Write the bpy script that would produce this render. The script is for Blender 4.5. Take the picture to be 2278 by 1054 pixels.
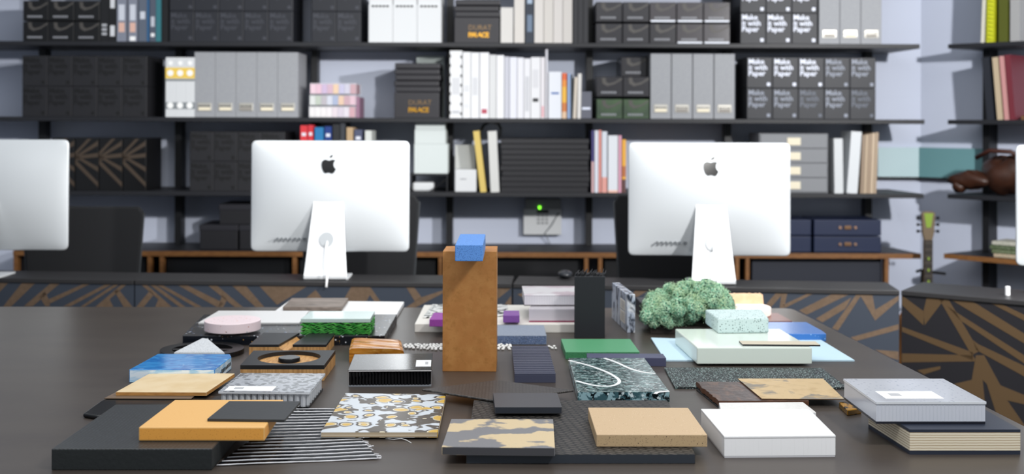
import bpy, bmesh, math, random
from mathutils import Vector, Matrix
random.seed(7)
for o in list(bpy.data.objects): bpy.data.objects.remove(o)
S = bpy.context.scene
# ------------------------------------------------------------------ camera
F = 2600.0; CX = 1139.0; HY = 270.0; CH = 1.38; TH = math.radians(0.2)
cd = bpy.data.cameras.new('camera'); cam = bpy.data.objects.new('camera', cd)
S.collection.objects.link(cam); S.camera = cam
cd.sensor_width = 36; cd.sensor_fit = 'HORIZONTAL'; cd.lens = F/2278*36
cd.shift_y = -(527-HY)/2278
cam.location = (0, 0, CH); cam.rotation_euler = (math.pi/2, -TH, 0)
cd.clip_start = 0.05
cd.dof.use_dof = True; cd.dof.focus_distance = 2.62; cd.dof.aperture_fstop = 3.3
# ------------------------------------------------------------------ world, lamps, exposure
W = bpy.data.worlds.new('world'); S.world = W; W.use_nodes = True
wb = W.node_tree.nodes['Background']; wb.inputs[0].default_value = (0.86, 0.93, 1.0, 1); wb.inputs[1].default_value = 0.42
def area(name, loc, size, power, col=(1, .97, .93), target=None, sy=None):
    l = bpy.data.lights.new(name, 'AREA'); l.energy = power; l.color = col; l.size = size
    if sy: l.shape = 'RECTANGLE'; l.size_y = sy
    o = bpy.data.objects.new(name, l); S.collection.objects.link(o); o.location = loc
    if target is not None:
        d = Vector(target)-Vector(loc); o.rotation_euler = d.to_track_quat('-Z', 'Y').to_euler()
    return o
def spot(name, loc, power, target, ang, col=(1, .98, .96), r=.05, blend=.35):
    l = bpy.data.lights.new(name, 'SPOT'); l.energy = power; l.color = col; l.spot_size = math.radians(ang); l.spot_blend = blend; l.shadow_soft_size = r
    o = bpy.data.objects.new(name, l); S.collection.objects.link(o); o.location = loc; o.rotation_euler = (Vector(target)-Vector(loc)).to_track_quat('-Z', 'Y').to_euler(); return o
spot('track_spotlight', (2.45, 2.8, 2.17), 380, (1.1, 6.7, 1.4), 96, (1, .99, .98))
spot('track_spotlight', (0.7, 2.8, 2.2), 270, (-2.5, 6.7, 1.45), 72, (1, .99, .97), .05, 1.0)
spot('track_spotlight', (1.2, 1.2, 2.7), 90, (0.1, 3.2, .7), 70, (1, .98, .95), .12)
area('ceiling_lamp_over_table', (-0.2, 3.6, 2.95), 3.2, 32, (1, .99, .97), (-.2, 3.6, 0), 1.6)
area('ceiling_lamp_front', (-0.4, 1.2, 2.95), 3.4, 22, (.97, .98, 1), (-0.2, 4.6, 0.8), 0.9)
S.view_settings.view_transform = 'Standard'; S.view_settings.look = 'None'
S.view_settings.gamma = 1; S.view_settings.use_curve_mapping = False
S.view_settings.exposure = 0.32

# ------------------------------------------------------------------ projection helpers
cT, sT = math.cos(TH), math.sin(TH)
def uv(px, py):
    dx, dy = px-CX, py-HY
    return dx*cT+dy*sT, -dx*sT+dy*cT
def onz(px, py, z):
    u, v = uv(px, py); D = (CH-z)*F/v
    return Vector((u/F*D, D, z))
def onD(px, py, D):
    u, v = uv(px, py); return Vector((u/F*D, D, CH-v/F*D))
def onwall(px, py, a, b):
    u, v = uv(px, py); k = u/F
    # X = k*Y ; point on line a->b
    ax, ay = a; bx, by = b; dx, dy = bx-ax, by-ay
    t = (ax-k*ay)/(k*dy-dx); Y = ay+t*dy
    return Vector((k*Y, Y, CH-v/F*Y))
T = 0.73
# ------------------------------------------------------------------ materials
def lin(h):
    h = h.lstrip('#'); r = []
    for i in (0, 2, 4):
        c = int(h[i:i+2], 16)/255; r.append(c/12.92 if c <= .04045 else ((c+.055)/1.055)**2.4)
    return (*r, 1)
MC = {}
def M(name, col, rough=.5, metal=0, trans=0, alpha=1, ior=1.45, emit=0, bump=None, var=None, specks=(), weave=None, spec=.5, brick=None, wave=None, sss=0):
    if name in MC: return MC[name]
    m = bpy.data.materials.new(name); m.use_nodes = True; MC[name] = m
    nt = m.node_tree; N = nt.nodes; L = nt.links; b = N['Principled BSDF']
    b.inputs['Base Color'].default_value = lin(col); b.inputs['Roughness'].default_value = rough
    b.inputs['Metallic'].default_value = metal; b.inputs['Transmission Weight'].default_value = trans
    b.inputs['Alpha'].default_value = alpha; b.inputs['IOR'].default_value = ior
    b.inputs['Specular IOR Level'].default_value = spec
    if sss: b.inputs['Subsurface Weight'].default_value = sss; b.inputs['Subsurface Radius'].default_value = (.02, .02, .02)
    if emit: b.inputs['Emission Color'].default_value = lin(col); b.inputs['Emission Strength'].default_value = emit
    tc = N.new('ShaderNodeTexCoord'); cur = None
    def mapped(sc):
        mp = N.new('ShaderNodeMapping'); mp.inputs['Scale'].default_value = sc
        L.new(tc.outputs['Object'], mp.inputs['Vector']); return mp.outputs[0]
    def mix(fac, a, c2):
        x = N.new('ShaderNodeMix'); x.data_type = 'RGBA'
        L.new(fac, x.inputs[0])
        if a is None: x.inputs[6].default_value = lin(col)
        else: L.new(a, x.inputs[6])
        if isinstance(c2, str): x.inputs[7].default_value = lin(c2)
        else: L.new(c2, x.inputs[7])
        return x.outputs[2]
    def ramp(src, lo, hi):
        r = N.new('ShaderNodeMapRange'); r.inputs[1].default_value = lo; r.inputs[2].default_value = hi
        L.new(src, r.inputs[0]); return r.outputs[0]
    for v in (var or []):
        sc, c2, lo, hi = v[:4]; st = v[4] if len(v) > 4 else (1, 1, 1); dist = v[5] if len(v) > 5 else 0
        n = N.new('ShaderNodeTexNoise'); n.inputs['Scale'].default_value = sc; n.inputs['Detail'].default_value = 5
        n.inputs['Distortion'].default_value = dist
        L.new(mapped(st), n.inputs['Vector']); cur = mix(ramp(n.outputs[0], lo, hi), cur, c2)
    for s in specks:
        sc, thr, c2 = s[:3]
        n = N.new('ShaderNodeTexVoronoi'); n.inputs['Scale'].default_value = sc
        L.new(mapped((1, 1, 1)), n.inputs['Vector'])
        fac = ramp(n.outputs['Distance'], thr, thr*.75)
        if len(s) > 3:   # only a share of the cells
            sp = N.new('ShaderNodeSeparateColor'); L.new(n.outputs['Color'], sp.inputs[0])
            k = N.new('ShaderNodeMath'); k.operation = 'LESS_THAN'; k.inputs[1].default_value = s[3]; L.new(sp.outputs[0], k.inputs[0])
            q = N.new('ShaderNodeMath'); q.operation = 'MULTIPLY'; L.new(fac, q.inputs[0]); L.new(k.outputs[0], q.inputs[1]); fac = q.outputs[0]
        cur = mix(fac, cur, c2)
    hsrc = None
    if wave:   # bands: (axis scale vec, width, colour)
        n = N.new('ShaderNodeTexWave'); n.inputs['Scale'].default_value = wave[0]; n.bands_direction = wave[1]
        n.inputs['Distortion'].default_value = wave[4] if len(wave) > 4 else 0
        L.new(mapped((1, 1, 1)), n.inputs['Vector']); cur = mix(ramp(n.outputs[1], wave[3], wave[3]+.12), cur, wave[2])
    if weave:
        n = N.new('ShaderNodeTexBrick'); n.inputs['Scale'].default_value = weave[0]
        n.inputs['Color1'].default_value = (1, 1, 1, 1); n.inputs['Color2'].default_value = (.5, .5, .5, 1); n.inputs['Mortar'].default_value = (0, 0, 0, 1)
        n.inputs['Mortar Size'].default_value = .06
        mp = N.new('ShaderNodeMapping'); mp.inputs['Rotation'].default_value = (0, 0, weave[1]); L.new(tc.outputs['Object'], mp.inputs['Vector'])
        L.new(mp.outputs[0], n.inputs['Vector']); hsrc = n.outputs[0]
        cur = mix(ramp(n.outputs[0], .0, 2.2), cur, weave[2])
    if brick:
        n = N.new('ShaderNodeTexBrick'); n.inputs['Scale'].default_value = 1
        n.inputs['Brick Width'].default_value = brick[0]; n.inputs['Row Height'].default_value = brick[1]; n.inputs['Mortar Size'].default_value = .004
        n.inputs['Color1'].default_value = (1, 1, 1, 1); n.inputs['Color2'].default_value = (1, 1, 1, 1); n.inputs['Mortar'].default_value = (0, 0, 0, 1)
        mp = N.new('ShaderNodeMapping'); mp.inputs['Rotation'].default_value = (math.pi/2, 0, 0); L.new(tc.outputs['Object'], mp.inputs['Vector'])
        L.new(mp.outputs[0], n.inputs['Vector']); hsrc = n.outputs[0]
    if bump and hsrc is None:
        n = N.new('ShaderNodeTexNoise'); n.inputs['Scale'].default_value = bump[0]; n.inputs['Detail'].default_value = 3
        L.new(mapped((1, 1, 1)), n.inputs['Vector']); hsrc = n.outputs[0]
    if hsrc is not None and (bump or weave or brick):
        bp = N.new('ShaderNodeBump'); bp.inputs['Strength'].default_value = bump[1] if bump else .4; bp.inputs['Distance'].default_value = .002
        L.new(hsrc, bp.inputs['Height']); L.new(bp.outputs[0], b.inputs['Normal'])
    if cur is not None: L.new(cur, b.inputs['Base Color'])
    return m
# ------------------------------------------------------------------ mesh builder
class MB:
    def __init__(s): s.v = []; s.f = []; s.m = []
    def add(s, vs, fs, m=0):
        k = len(s.v); s.v += [tuple(v) for v in vs]
        for i, f in enumerate(fs): s.f.append([k+j for j in f]); s.m.append(m[i] if isinstance(m, (list, tuple)) else m)
        return s
    def prism(s, poly, z0, z1, mt=0, ms=None):
        n = len(poly); ms = mt if ms is None else ms
        vs = [(p[0], p[1], z0) for p in poly]+[(p[0], p[1], z1) for p in poly]
        fs = [list(range(n))[::-1], list(range(n, 2*n))]+[[i, (i+1) % n, n+(i+1) % n, n+i] for i in range(n)]
        return s.add(vs, fs, [ms, mt]+[ms]*n)
    def box(s, x0, x1, y0, y1, z0, z1, m=0, ms=None): return s.prism([(x0, y0), (x1, y0), (x1, y1), (x0, y1)], z0, z1, m, ms)
    def xz(s, poly, y0, y1, m=0):      # outline in X,Z extruded along Y
        n = len(poly); vs = [(p[0], y0, p[1]) for p in poly]+[(p[0], y1, p[1]) for p in poly]
        fs = [list(range(n)), list(range(n, 2*n))[::-1]]+[[i, n+i, n+(i+1) % n, (i+1) % n] for i in range(n)]
        return s.add(vs, fs, m)
    def cyl(s, x, y, z0, z1, r, n=32, m=0, r1=None):
        r1 = r if r1 is None else r1
        vs = [(x+r*math.cos(2*math.pi*i/n), y+r*math.sin(2*math.pi*i/n), z0) for i in range(n)]+[(x+r1*math.cos(2*math.pi*i/n), y+r1*math.sin(2*math.pi*i/n), z1) for i in range(n)]
        fs = [list(range(n))[::-1], list(range(n, 2*n))]+[[i, (i+1) % n, n+(i+1) % n, n+i] for i in range(n)]
        return s.add(vs, fs, m)
    def tube(s, pts, r, n=8, m=0, closed=False):
        pts = [Vector(p) for p in pts]; vs = []; fs = []
        for i, p in enumerate(pts):
            d = (pts[min(i+1, len(pts)-1)]-pts[max(i-1, 0)]).normalized()
            a = d.orthogonal().normalized() if i == 0 else (a-d*a.dot(d)).normalized()
            b = d.cross(a); rr = r[i] if isinstance(r, (list, tuple)) else r
            vs += [p+(a*math.cos(2*math.pi*j/n)+b*math.sin(2*math.pi*j/n))*rr for j in range(n)]
        for i in range(len(pts)-1):
            fs += [[i*n+j, i*n+(j+1) % n, (i+1)*n+(j+1) % n, (i+1)*n+j] for j in range(n)]
        fs += [list(range(n))[::-1], [(len(pts)-1)*n+j for j in range(n)]]
        return s.add(vs, fs, m)
    def build(s, name, mats, parent=None, loc=(0, 0, 0), off=(0, 0, 0), bevel=0, smooth=False, seg=2):
        me = bpy.data.meshes.new(name); o3 = Vector(off)
        me.from_pydata([tuple(Vector(v)-o3) for v in s.v], [], s.f)
        mats = mats if isinstance(mats, (list, tuple)) else [mats]
        for m in mats: me.materials.append(m)
        me.polygons.foreach_set('material_index', s.m)
        bm = bmesh.new(); bm.from_mesh(me)
        bmesh.ops.recalc_face_normals(bm, faces=bm.faces)
        if bevel:
            es = [e for e in bm.edges if len(e.link_faces) == 2 and e.calc_face_angle(0) > .6]
            bmesh.ops.bevel(bm, geom=es, offset=bevel, segments=seg, affect='EDGES', profile=.5, clamp_overlap=True)
        bm.to_mesh(me); bm.free()
        if smooth: me.polygons.foreach_set('use_smooth', [True]*len(me.polygons))
        o = bpy.data.objects.new(name, me); S.collection.objects.link(o); o.location = loc
        if parent: o.parent = parent
        return o
def tag(o, label=None, cat=None, group=None, kind=None):
    if label: o['label'] = label
    if cat: o['category'] = cat
    if group: o['group'] = group
    if kind: o['kind'] = kind
    return o
def thing(name, label, cat, loc=(0, 0, 0), rz=0, group=None):
    o = bpy.data.objects.new(name, None); S.collection.objects.link(o); o.location = loc; o.rotation_euler = (0, 0, rz)
    o.empty_display_size = .05
    return tag(o, label, cat, group)
def dup(o, parent=None, loc=None, rz=None, label=None):
    c = o.copy(); S.collection.objects.link(c)
    if parent: c.parent = parent
    if loc is not None: c.location = loc
    if rz is not None: c.rotation_euler = (0, 0, rz)
    if label: c['label'] = label
    for ch in o.children: dup(ch, c)
    return c
TXT = {}
def text(s, size, ext=.0006, bold=0.0, spacing=1.0, line=.9):
    key = (s, size, bold)
    cu = bpy.data.curves.new('t', 'FONT'); cu.body = s; cu.size = size; cu.extrude = ext; cu.offset = bold
    cu.space_character = spacing; cu.space_line = line; cu.resolution_u = 2
    ob = bpy.data.objects.new('t', cu); S.collection.objects.link(ob)
    bpy.context.view_layer.update()
    me = bpy.data.meshes.new_from_object(ob.evaluated_get(bpy.context.evaluated_depsgraph_get()))
    vs = [tuple(v.co) for v in me.vertices]; fs = [list(p.vertices) for p in me.polygons]
    bpy.data.objects.remove(ob); bpy.data.curves.remove(cu); bpy.data.meshes.remove(me)
    return vs, fs
def text_front(s, size, x, y, z, mat, parent, name='lettering', **k):   # lettering on a face looking towards -Y
    vs, fs = text(s, size, **k); mb = MB(); mb.add([(x+v[0], y-v[2], z+v[1]) for v in vs], fs)
    return mb.build(name, mat, parent)
ORD = ['first', 'second', 'third', 'fourth', 'fifth', 'sixth', 'seventh', 'eighth', 'ninth', 'tenth', 'eleventh', 'twelfth']

# ------------------------------------------------------------------ palette
white = M('white_plastic', 'eeeeee', .35)
wall_m = M('white_painted_block', 'c6cddf', .6, brick=(.39, .19), bump=(5, .35))
black = M('black_powder_coat', '141518', .45)
shelfm = M('dark_shelf_board', '1c1d22', .5)
woodm = M('golden_wood', '82582f', .5, var=[(30, '6a4322', .4, .7, (1, 8, 8))])
metal = M('brushed_metal', 'c9cacb', .3, 1)
blackgloss = M('black_gloss', '08090b', .12)
print_w = M('white_print', 'dfe4f4', .4)
print_k = M('black_print', '08080a', .6)

# ------------------------------------------------------------------ room
def struct(name, mb, m, **k): return tag(mb.build(name, m, **k), kind='structure')
WY = 6.75; W0 = Vector((2.36, WY)); A45 = Vector((.7071, -.7071))
struct('floor', MB().box(-5, 5.2, -1.5, 7.0, -.05, 0), M('dark_concrete_floor', '3f3d3c', .5, var=[(4, '55524f', .4, .7)]))
struct('wall_back', MB().box(-5, W0.x, WY, WY+.1, 0, 3.0), wall_m)
e = W0+A45*3.2; nb = Vector((.0707, .0707))
struct('wall_right', MB().prism([tuple(W0), tuple(e), tuple(e+nb), tuple(W0+nb)], 0, 3.0), wall_m)
struct('wall_left', MB().box(-5.1, -5, -1.5, 7.0, 0, 3.0), wall_m)

# ------------------------------------------------------------------ shelving
SF = 6.30; ITEM = 6.325; K = F/ITEM
def X(px, D=ITEM): return (px-CX)/F*D
def H(p): return p/K
R1, R2, R3, RB = 1.804, 1.397, .997, .677
rows = [2.21, R1, R2, R3]
unit = thing('shelving_unit', 'long black wall-mounted shelving with boards on flat uprights, filling the back wall', 'shelf', (0, 6.72, 0))
ends = {2.21: 2040, R1: 2046, R2: 2057, R3: 2056}
for z in rows:
    x0, x1 = X(-170, SF), X(ends[z], SF)
    MB().prism([(x0, SF), (x1, SF), (X(1990, 6.7)-.02, 6.745), (x0, 6.745)], z-.024, z).build('shelf_board', shelfm, unit, off=(0, 6.72, 0), bevel=.002)
for px in (88, 393, 697, 1000, 1312, 1622, 1937):
    x = X(px, 6.6)
    MB().box(x-.018, x+.018, 6.63, 6.715, RB+.001, 2.55).build('upright', black, unit, off=(0, 6.72, 0))
def rloc(s, t, z=0):   # s along the angled wall, t out from it
    p = W0+A45*s+Vector((-.7071, -.7071))*t
    return Vector((p.x, p.y, z))
unit2 = thing('shelving_unit', 'short black shelving on the angled wall at the right edge', 'shelf', rloc(0, .0), -math.pi/4)
for z in rows:
    MB().prism([(.31, -.327), (1.6, -.327), (1.6, -.0), (.36, -.0)], z-.024, z).build('shelf_board', shelfm, unit2, bevel=.002)
for s in (.43, 1.25):
    MB().box(s-.018, s+.018, -.12, -.01, .02, 2.55).build('upright', black, unit2)
MB().prism([(.30, -.345), (1.6, -.345), (1.6, -.0), (.36, -.0)], RB-.026, RB).build('wood_board', [shelfm, woodm], unit2).data
for p in unit2.children[-1].data.polygons: p.material_index = 0 if abs(p.normal.z) > .5 else 1

# bench below the shelving
bench = thing('low_bench', 'long dark low bench with golden wood edge and legs under the wall shelving', 'bench', (0, 6.5, 0))
b = MB().prism([(X(30, 6.28), 6.28), (X(2050, 6.28), 6.28), (X(1960, 6.7), 6.72), (X(30, 6.28), 6.72)], RB-.027, RB, 0, 1).build('bench_top', [shelfm, woodm], bench, off=(0, 6.5, 0))
for px in (38, 335, 362, 657, 981, 1305, 1336, 1640, 1663, 1972):
    x = X(px, 6.3); MB().box(x-.011, x+.011, 6.285, 6.33, 0, RB-.027).build('leg', woodm, bench, off=(0, 6.5, 0), bevel=.002)
for (a, c, mm) in ((46, 325, black), (372, 646, black), (668, 970, black), (992, 1295, black), (1346, 1630, black), (1674, 1962, M('slate_panel', '2b2e38', .4))):
    MB().box(X(a, 6.34), X(c, 6.34), 6.34, 6.68, .06, RB-.03).build('cabinet_box', mm, bench, off=(0, 6.5, 0), bevel=.002)

# ------------------------------------------------------------------ shelf goods
def box_thing(name, w, d, h, mat, label, cat, bevel=.0025, group=None):
    r = thing(name, label, cat, group=group)
    MB().box(-w/2, w/2, 0, d, 0, h).build('body', mat, r, bevel=bevel)
    return r
rnames = {R1: 'top visible shelf', R2: 'second shelf', R3: 'third shelf'}
# lettered paper boxes
def paper_box(wpx, hpx, ink, body):
    w, h = H(wpx)-.0015, H(hpx)-.001
    r = box_thing('sample_box', w, .30, h, body, '', 'box')
    text_front('Make\nit with\nPaper', .040, -w/2+.007, -.0006, h-.036, ink, r, bold=.0008, line=.80)
    MB().box(w/2-.030, w/2-.012, -.0012, .001, .012, .030).build('corner_square', ink, r, bevel=.003)
    return r
kbody = M('black_board_box', '17181b', .5); gbody = M('charcoal_board_box', '1f2128', .5)
pw = paper_box(57.4, 69, print_w, gbody); pw2 = paper_box(57.4, 69, M('worn_white_print', '9096a4', .5), gbody); pw3 = paper_box(57.4, 69, M('faded_print', '5f6572', .5), gbody); pk = paper_box(55.6, 68, print_k, M('matte_black_board_box', '1d1d21', .55)); pg = paper_box(55.0, 69, M('dim_print', '3c3e46', .5), gbody)
pk3 = paper_box(53.0, 66.5, print_k, M('matte_black_board_box', '1d1d21'))
used = set()
def place(proto, px, z, label, y=ITEM, dz=0, group=None, rz=0):
    if proto.name not in used:
        used.add(proto.name); proto.location = (X(px, y), y, z+dz); proto['label'] = label; o = proto
    else: o = dup(proto, loc=(X(px, y), y, z+dz), label=label)
    if group: o['group'] = group
    if rz: o.rotation_euler = (0, 0, rz)
    return o
def grid(proto, x0, wpx, hpx, cols, z, rws, lab, group, vary=None):
    for c in range(cols):
        for r_ in range(rws):
            rn = ['lower', 'upper', 'highest'][r_]
            cn = ORD[c]+(' from left' if cols > 1 else '')
            place(vary[r_][c] if vary else proto, x0+wpx*(c+.5), z, f'{lab}, {rn} row, {cn}', dz=r_*H(hpx), group=group)
grid(pw, 1661, 57.4, 69, 5, R2, 2, 'charcoal box with white lettering, second shelf right', 'white-lettered boxes on the second shelf', [[pw2, pw2, pw3, pw2, pw3], [pw, pw, pw, pw2, pw2]])
grid(pw, 1646, 57.4, 69, 3, R1, 2, 'charcoal box with white lettering beside grey files, top shelf', 'white-lettered boxes on the top shelf')
grid(pk, 49, 55.6, 68, 5, R2, 2, 'matte black box at left end of second shelf', 'matte black boxes on the second shelf')
grid(pg, 376, 55, 69, 5, R1, 2, 'dark box in block of five columns, top shelf', 'dark boxes on the top shelf')
grid(pg, 692, 55, 69, 2, R1, 2, 'dark box left of the white boxes, top shelf', 'dark box pair columns on the top shelf')
grid(pk3, 422, 53, 66.5, 4, R3, 2, 'matte black box on third shelf behind middle computer', 'matte black boxes on the third shelf')
# swoosh boxes
def swoosh_box(wpx, hpx, body, swc, highlight=False):
    w, h = H(wpx)-.002, H(hpx)-.002
    r = box_thing('sample_box', w, .28, h, body, '', 'box')
    pts = [(-.30, .95), (-.27, .66), (-.10, .52), (.18, .62), (.48, .86), (.46, .95), (.2, .74), (-.02, .66), (-.13, .74), (-.16, .96)]
    MB().xz([(p[0]*w, p[1]*h) for p in pts], -.001, .001).build('swoosh', swc, r)
    m = MB()
    for i in range(6): m.box(-w*.32+i*w*.1, -w*.32+i*w*.1+w*.075, -.001, .001, h*.16, h*.26)
    m.build('printed_line', M('grey_print', '8a8c92', .5), r)
    if highlight: MB().box(-w/2+.004, w/2-.004, -.004, .002, -.0, .010).build('highlight_strip', M('highlight_white', 'f2f6ff', .1), r, bevel=.002)  # glossy white strip stands in for the reflection along the case bottom
    return r
swc = M('grey_swoosh_print', '4a4744', .5)
sk = swoosh_box(57, 45, M('black_satin_card', '121213', .3), swc)
for c in range(3):
    for r_ in range(2):
        place(sk, 50+57*(c+.5), R1, f'black box with grey swoosh, far left of top shelf, {["lower","upper"][r_]} row, {ORD[c]}', dz=r_*H(46), group='swoosh boxes at the left end')
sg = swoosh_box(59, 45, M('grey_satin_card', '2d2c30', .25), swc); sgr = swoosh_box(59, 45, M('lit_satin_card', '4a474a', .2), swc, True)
for c in range(5):
    for r_ in range(2):
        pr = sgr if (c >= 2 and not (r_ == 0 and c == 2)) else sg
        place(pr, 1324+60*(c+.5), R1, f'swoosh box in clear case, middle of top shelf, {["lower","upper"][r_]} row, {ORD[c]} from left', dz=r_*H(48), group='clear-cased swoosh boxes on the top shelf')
sgreen = swoosh_box(58, 44, M('green_grey_card', '3c4a3c', .25, var=[(6, '55704a', .4, .7)]), swc)
for c in range(2):
    for r_ in range(2):
        place(sgreen if r_ == 0 else sg, 1326+59.5*(c+.5), R2, f'swoosh box left of the grey files, second shelf, {["lower green-tinted","upper"][r_]}, {ORD[c]}', dz=r_*H(49), group='clear-cased swoosh boxes on the second shelf')
place(sg, 1410, R2, 'swoosh box lying back on top of the green-tinted pair, second shelf', y=6.42, dz=H(93)+.005)
# grey magazine files
def grey_file(card):
    w, h = H(46.5)-.002, H(145)
    r = box_thing('magazine_file', w, .26, h, M('grey_file_board', '93959a', .55, var=[(60, '97999d', .4, .6)]), '', 'file box', .002)
    MB().box(-w*.34, w*.34, -.004, .0, H(14), H(32)).build('label_holder', M('pale_metal', 'b5b2aa', .35, .3), r, bevel=.002)
    MB().box(-w*.28, w*.28, -.0055, -.003, H(15.5), H(22)).build('label_card', M(card, {'cream_card': 'e9dfc6', 'grey_card': '8f8a84'}[card], .6), r)
    m = MB().box(-w*.24, w*.24, -.0055, -.003, H(24), H(25.6))
    for sx in (-1, 1): m.cyl(sx*w*.24, -.004, H(23.4), H(26.2), .003, 8)
    m.build('dark_slot', print_k, r); return r
gc, gg = grey_file('cream_card'), grey_file('grey_card')
for i, k in enumerate('ccgcc'): place(gc if k == 'c' else gg, 432+46.2*(i+.5), R2, f'grey magazine file beside yellow-banded boxes, second shelf, {ORD[i]} from left', group='grey files left on the second shelf')
for i, k in enumerate('cgcg'): place(gc if k == 'c' else gg, 1446+47.3*(i+.5), R2, f'grey magazine file between swoosh and lettered boxes, second shelf, {ORD[i]} from left', group='grey files right on the second shelf')
for i, k in enumerate('gcg'): place(gc if k == 'c' else gg, 1821+46.6*(i+.5), R1, f'grey magazine file at right end of top shelf, {ORD[i]} from left', group='grey files on the top shelf')
# yellow-banded small boxes
yb = box_thing('sample_box', H(21.6), .2, H(133), M('white_card', 'd2d4d6', .45), '', 'box', .002)
w2 = H(21.6)/2
MB().box(-w2, w2, -.001, .001, H(86), H(110)).build('yellow_band', M('yellow_band', 'e8c557', .5), yb)
MB().box(-w2, w2, -.001, .001, H(80), H(85)).build('grey_band', M('grey_band', '808589', .5), yb)
MB().box(-w2, w2, -.001, .001, H(18), H(33)).build('grey_band', M('grey_band', '808589'), yb)
for zc, rr in ((98, 7), (26, 7), (120, 5)):
    MB().xz([(H(rr)*math.cos(a*.4488), H(zc)+H(rr)*math.sin(a*.4488)) for a in range(14)], -.0018, .001).build('round_window', M('window_white_card', 'f4f4f2', .4), yb)  # flat plain white discs
for i in range(3): place(yb, 368+21.6*(i+.5), R2, f'narrow white box with yellow band, {ORD[i]} of three on second shelf', group='yellow-banded boxes')
# white boxes, top shelf
wb_ = box_thing('sample_box', H(53.5), .28, H(84), M('white_card', 'e6e8ea'), '', 'box', .002)
m = MB()
for i in range(5): m.box(-H(20)+i*H(8), -H(14)+i*H(8), -.001, .001, H(79), H(83))
m.build('printed_mark', print_k, wb_)
MB().box(-H(26), H(26), .01, .28, H(84), H(112)).build('lid_flap', M('white_card', 'e6e8ea'), wb_)
for i in range(3): place(wb_, 819+54*(i+.5), R1, f'white box with black print on top shelf, {ORD[i]} of three', group='white boxes on the top shelf')
# gold-lettered boxes
def durat(px, z, n, where):
    w = H(100)
    r = box_thing('presentation_box', w, .3, H(57), M('charcoal_matte_box', '26252a', .45), f'charcoal box with gold lettering {where}', 'box')
    r.location = (X(px), ITEM, z); gold = M('gold_foil', 'd9a23c', .25, .8); gd = M('dull_gold_foil', '7d6545', .4, .5)
    text_front('DURAT', .038, -H(19), -.0006, H(29), gd, r, bold=0)
    text_front('PALACE', .036, -H(19), -.0006, H(13), gold, r, bold=.0016, spacing=.82)
    for i in range(n):
        q = MB().box(-w/2, w/2, 0, .28, 0, H(12)).build('presentation_box', M('charcoal_matte_box', '26252a'), bevel=.004)
        q.location = (X(px+(1.5, -1, 2, 0, 1)[i]), ITEM+(.004, .012, 0, .01, .004)[i], z+H(57.5)+i*H(13)+.001)
        tag(q, f'flat closed charcoal box, {ORD[i]} above the gold-lettered box {where}', 'box', f'flat charcoal boxes {where}')
durat(927, R2, 5, 'on second shelf'); durat(1060, R1, 3, 'on top shelf')
# books and binders
def book(x0, x1, hpx, z, col, label, y=ITEM, lean=0, d=.2, cat='book', mark=None, group=None, name='book', rough=.5, band=None, pages='e8e2d4', rz=0, loc=None):
    w = H(x1-x0)-.0015; h = H(hpx); t = min(.003, w*.18)
    r = thing(name, label, cat, loc or (X((x0+x1)/2, y), y, z), rz, group)
    if int(col[:2], 16) > 200 and int(col[4:], 16) > 200: col = ''.join('%02x' % int(int(col[i:i+2], 16)*.95) for i in (0, 2, 4))
    mt = M('cover_'+col, col, rough)
    MB().box(-w/2, w/2, 0, t, 0, h).box(-w/2, -w/2+t, t, d, 0, h).box(w/2-t, w/2, t, d, 0, h).build('cover', mt, r)
    MB().box(-w/2+t, w/2-t, t, d-.006, .004, h-.004).build('pages', M('pages_'+pages, pages, .8), r)
    if mark:
        for (a0, a1, c) in mark: MB().box(-w*.3, w*.3, -.0008, .001, h*a0, h*a1).build('spine_mark', M('ink_'+c, c, .5), r)
    if band:
        for (a0, a1, c) in band: MB().box(-w/2, w/2, -.0008, .001, h*a0, h*a1).build('spine_band', M('ink_'+c, c, .5), r)
    if lean: r.rotation_euler = (0, math.radians(lean), rz)
    return r
# row 1
book(222, 241, 120, R1, '131417', 'black binder with white dots beside swoosh boxes, top shelf', mark=[(.12, .17, 'a9abb0'), (.2, .25, 'a9abb0'), (.28, .33, 'a9abb0')], name='binder', cat='binder')
book(241, 258, 120, R1, '101114', 'black binder with white bar on spine, top shelf', mark=[(.1, .3, 'd0d2d6'), (.62, .8, 'd0d2d6')], name='binder', cat='binder')
book(259, 281, 118, R1, '7d8290', 'grey book with peach emblem, first of grey pair on top shelf', mark=[(.18, .36, 'd8b0a0'), (.4, .7, 'c8ccd6')])
book(284, 305, 118, R1, '7d8290', 'grey book with peach emblem and white label, top shelf', mark=[(.18, .36, 'd8b0a0'), (.02, .1, 'f2f2f2'), (.4, .7, 'c8ccd6')])
book(307, 326, 112, R1, '5a6270', 'slate grey book with white squiggle, top shelf', mark=[(.45, .6, 'c8ccd6')])
book(326, 331, 118, R1, '2d5d88', 'thin blue book on top shelf'); book(332, 346, 112, R1, '4d5564', 'slate book with white label, top shelf', mark=[(.1, .17, 'e8e8ea'), (.3, .5, 'b8bcc6')])
book(346, 358, 116, R1, '2f6f78', 'thin teal book at end of grey books, top shelf'); book(359, 374, 110, R1, '0e0f12', 'black book beside dark boxes, top shelf')
book(1113, 1141, 79, R1, 'cfccc8', 'short pale grey slipcase beside gold-lettered box, top shelf', d=.25); book(1143, 1166, 125, R1, 'cfcac4', 'tall beige book left of navy binder, top shelf')
book(1168, 1187, 125, R1, '232d3c', 'navy binder among beige books, top shelf', mark=[(.2, .5, '66788e'), (.7, .9, '9fb0c4')], name='binder', cat='binder')
for i in range(4): book(1188+21.2*i, 1188+21.2*(i+1)-.5, 128, R1, ['d0cbc6', 'cbc6c0', 'cdc8c4', 'd3cec9'][i], f'tall beige book right of navy binder, {ORD[i]} of four', group='beige books on the top shelf')
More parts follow.
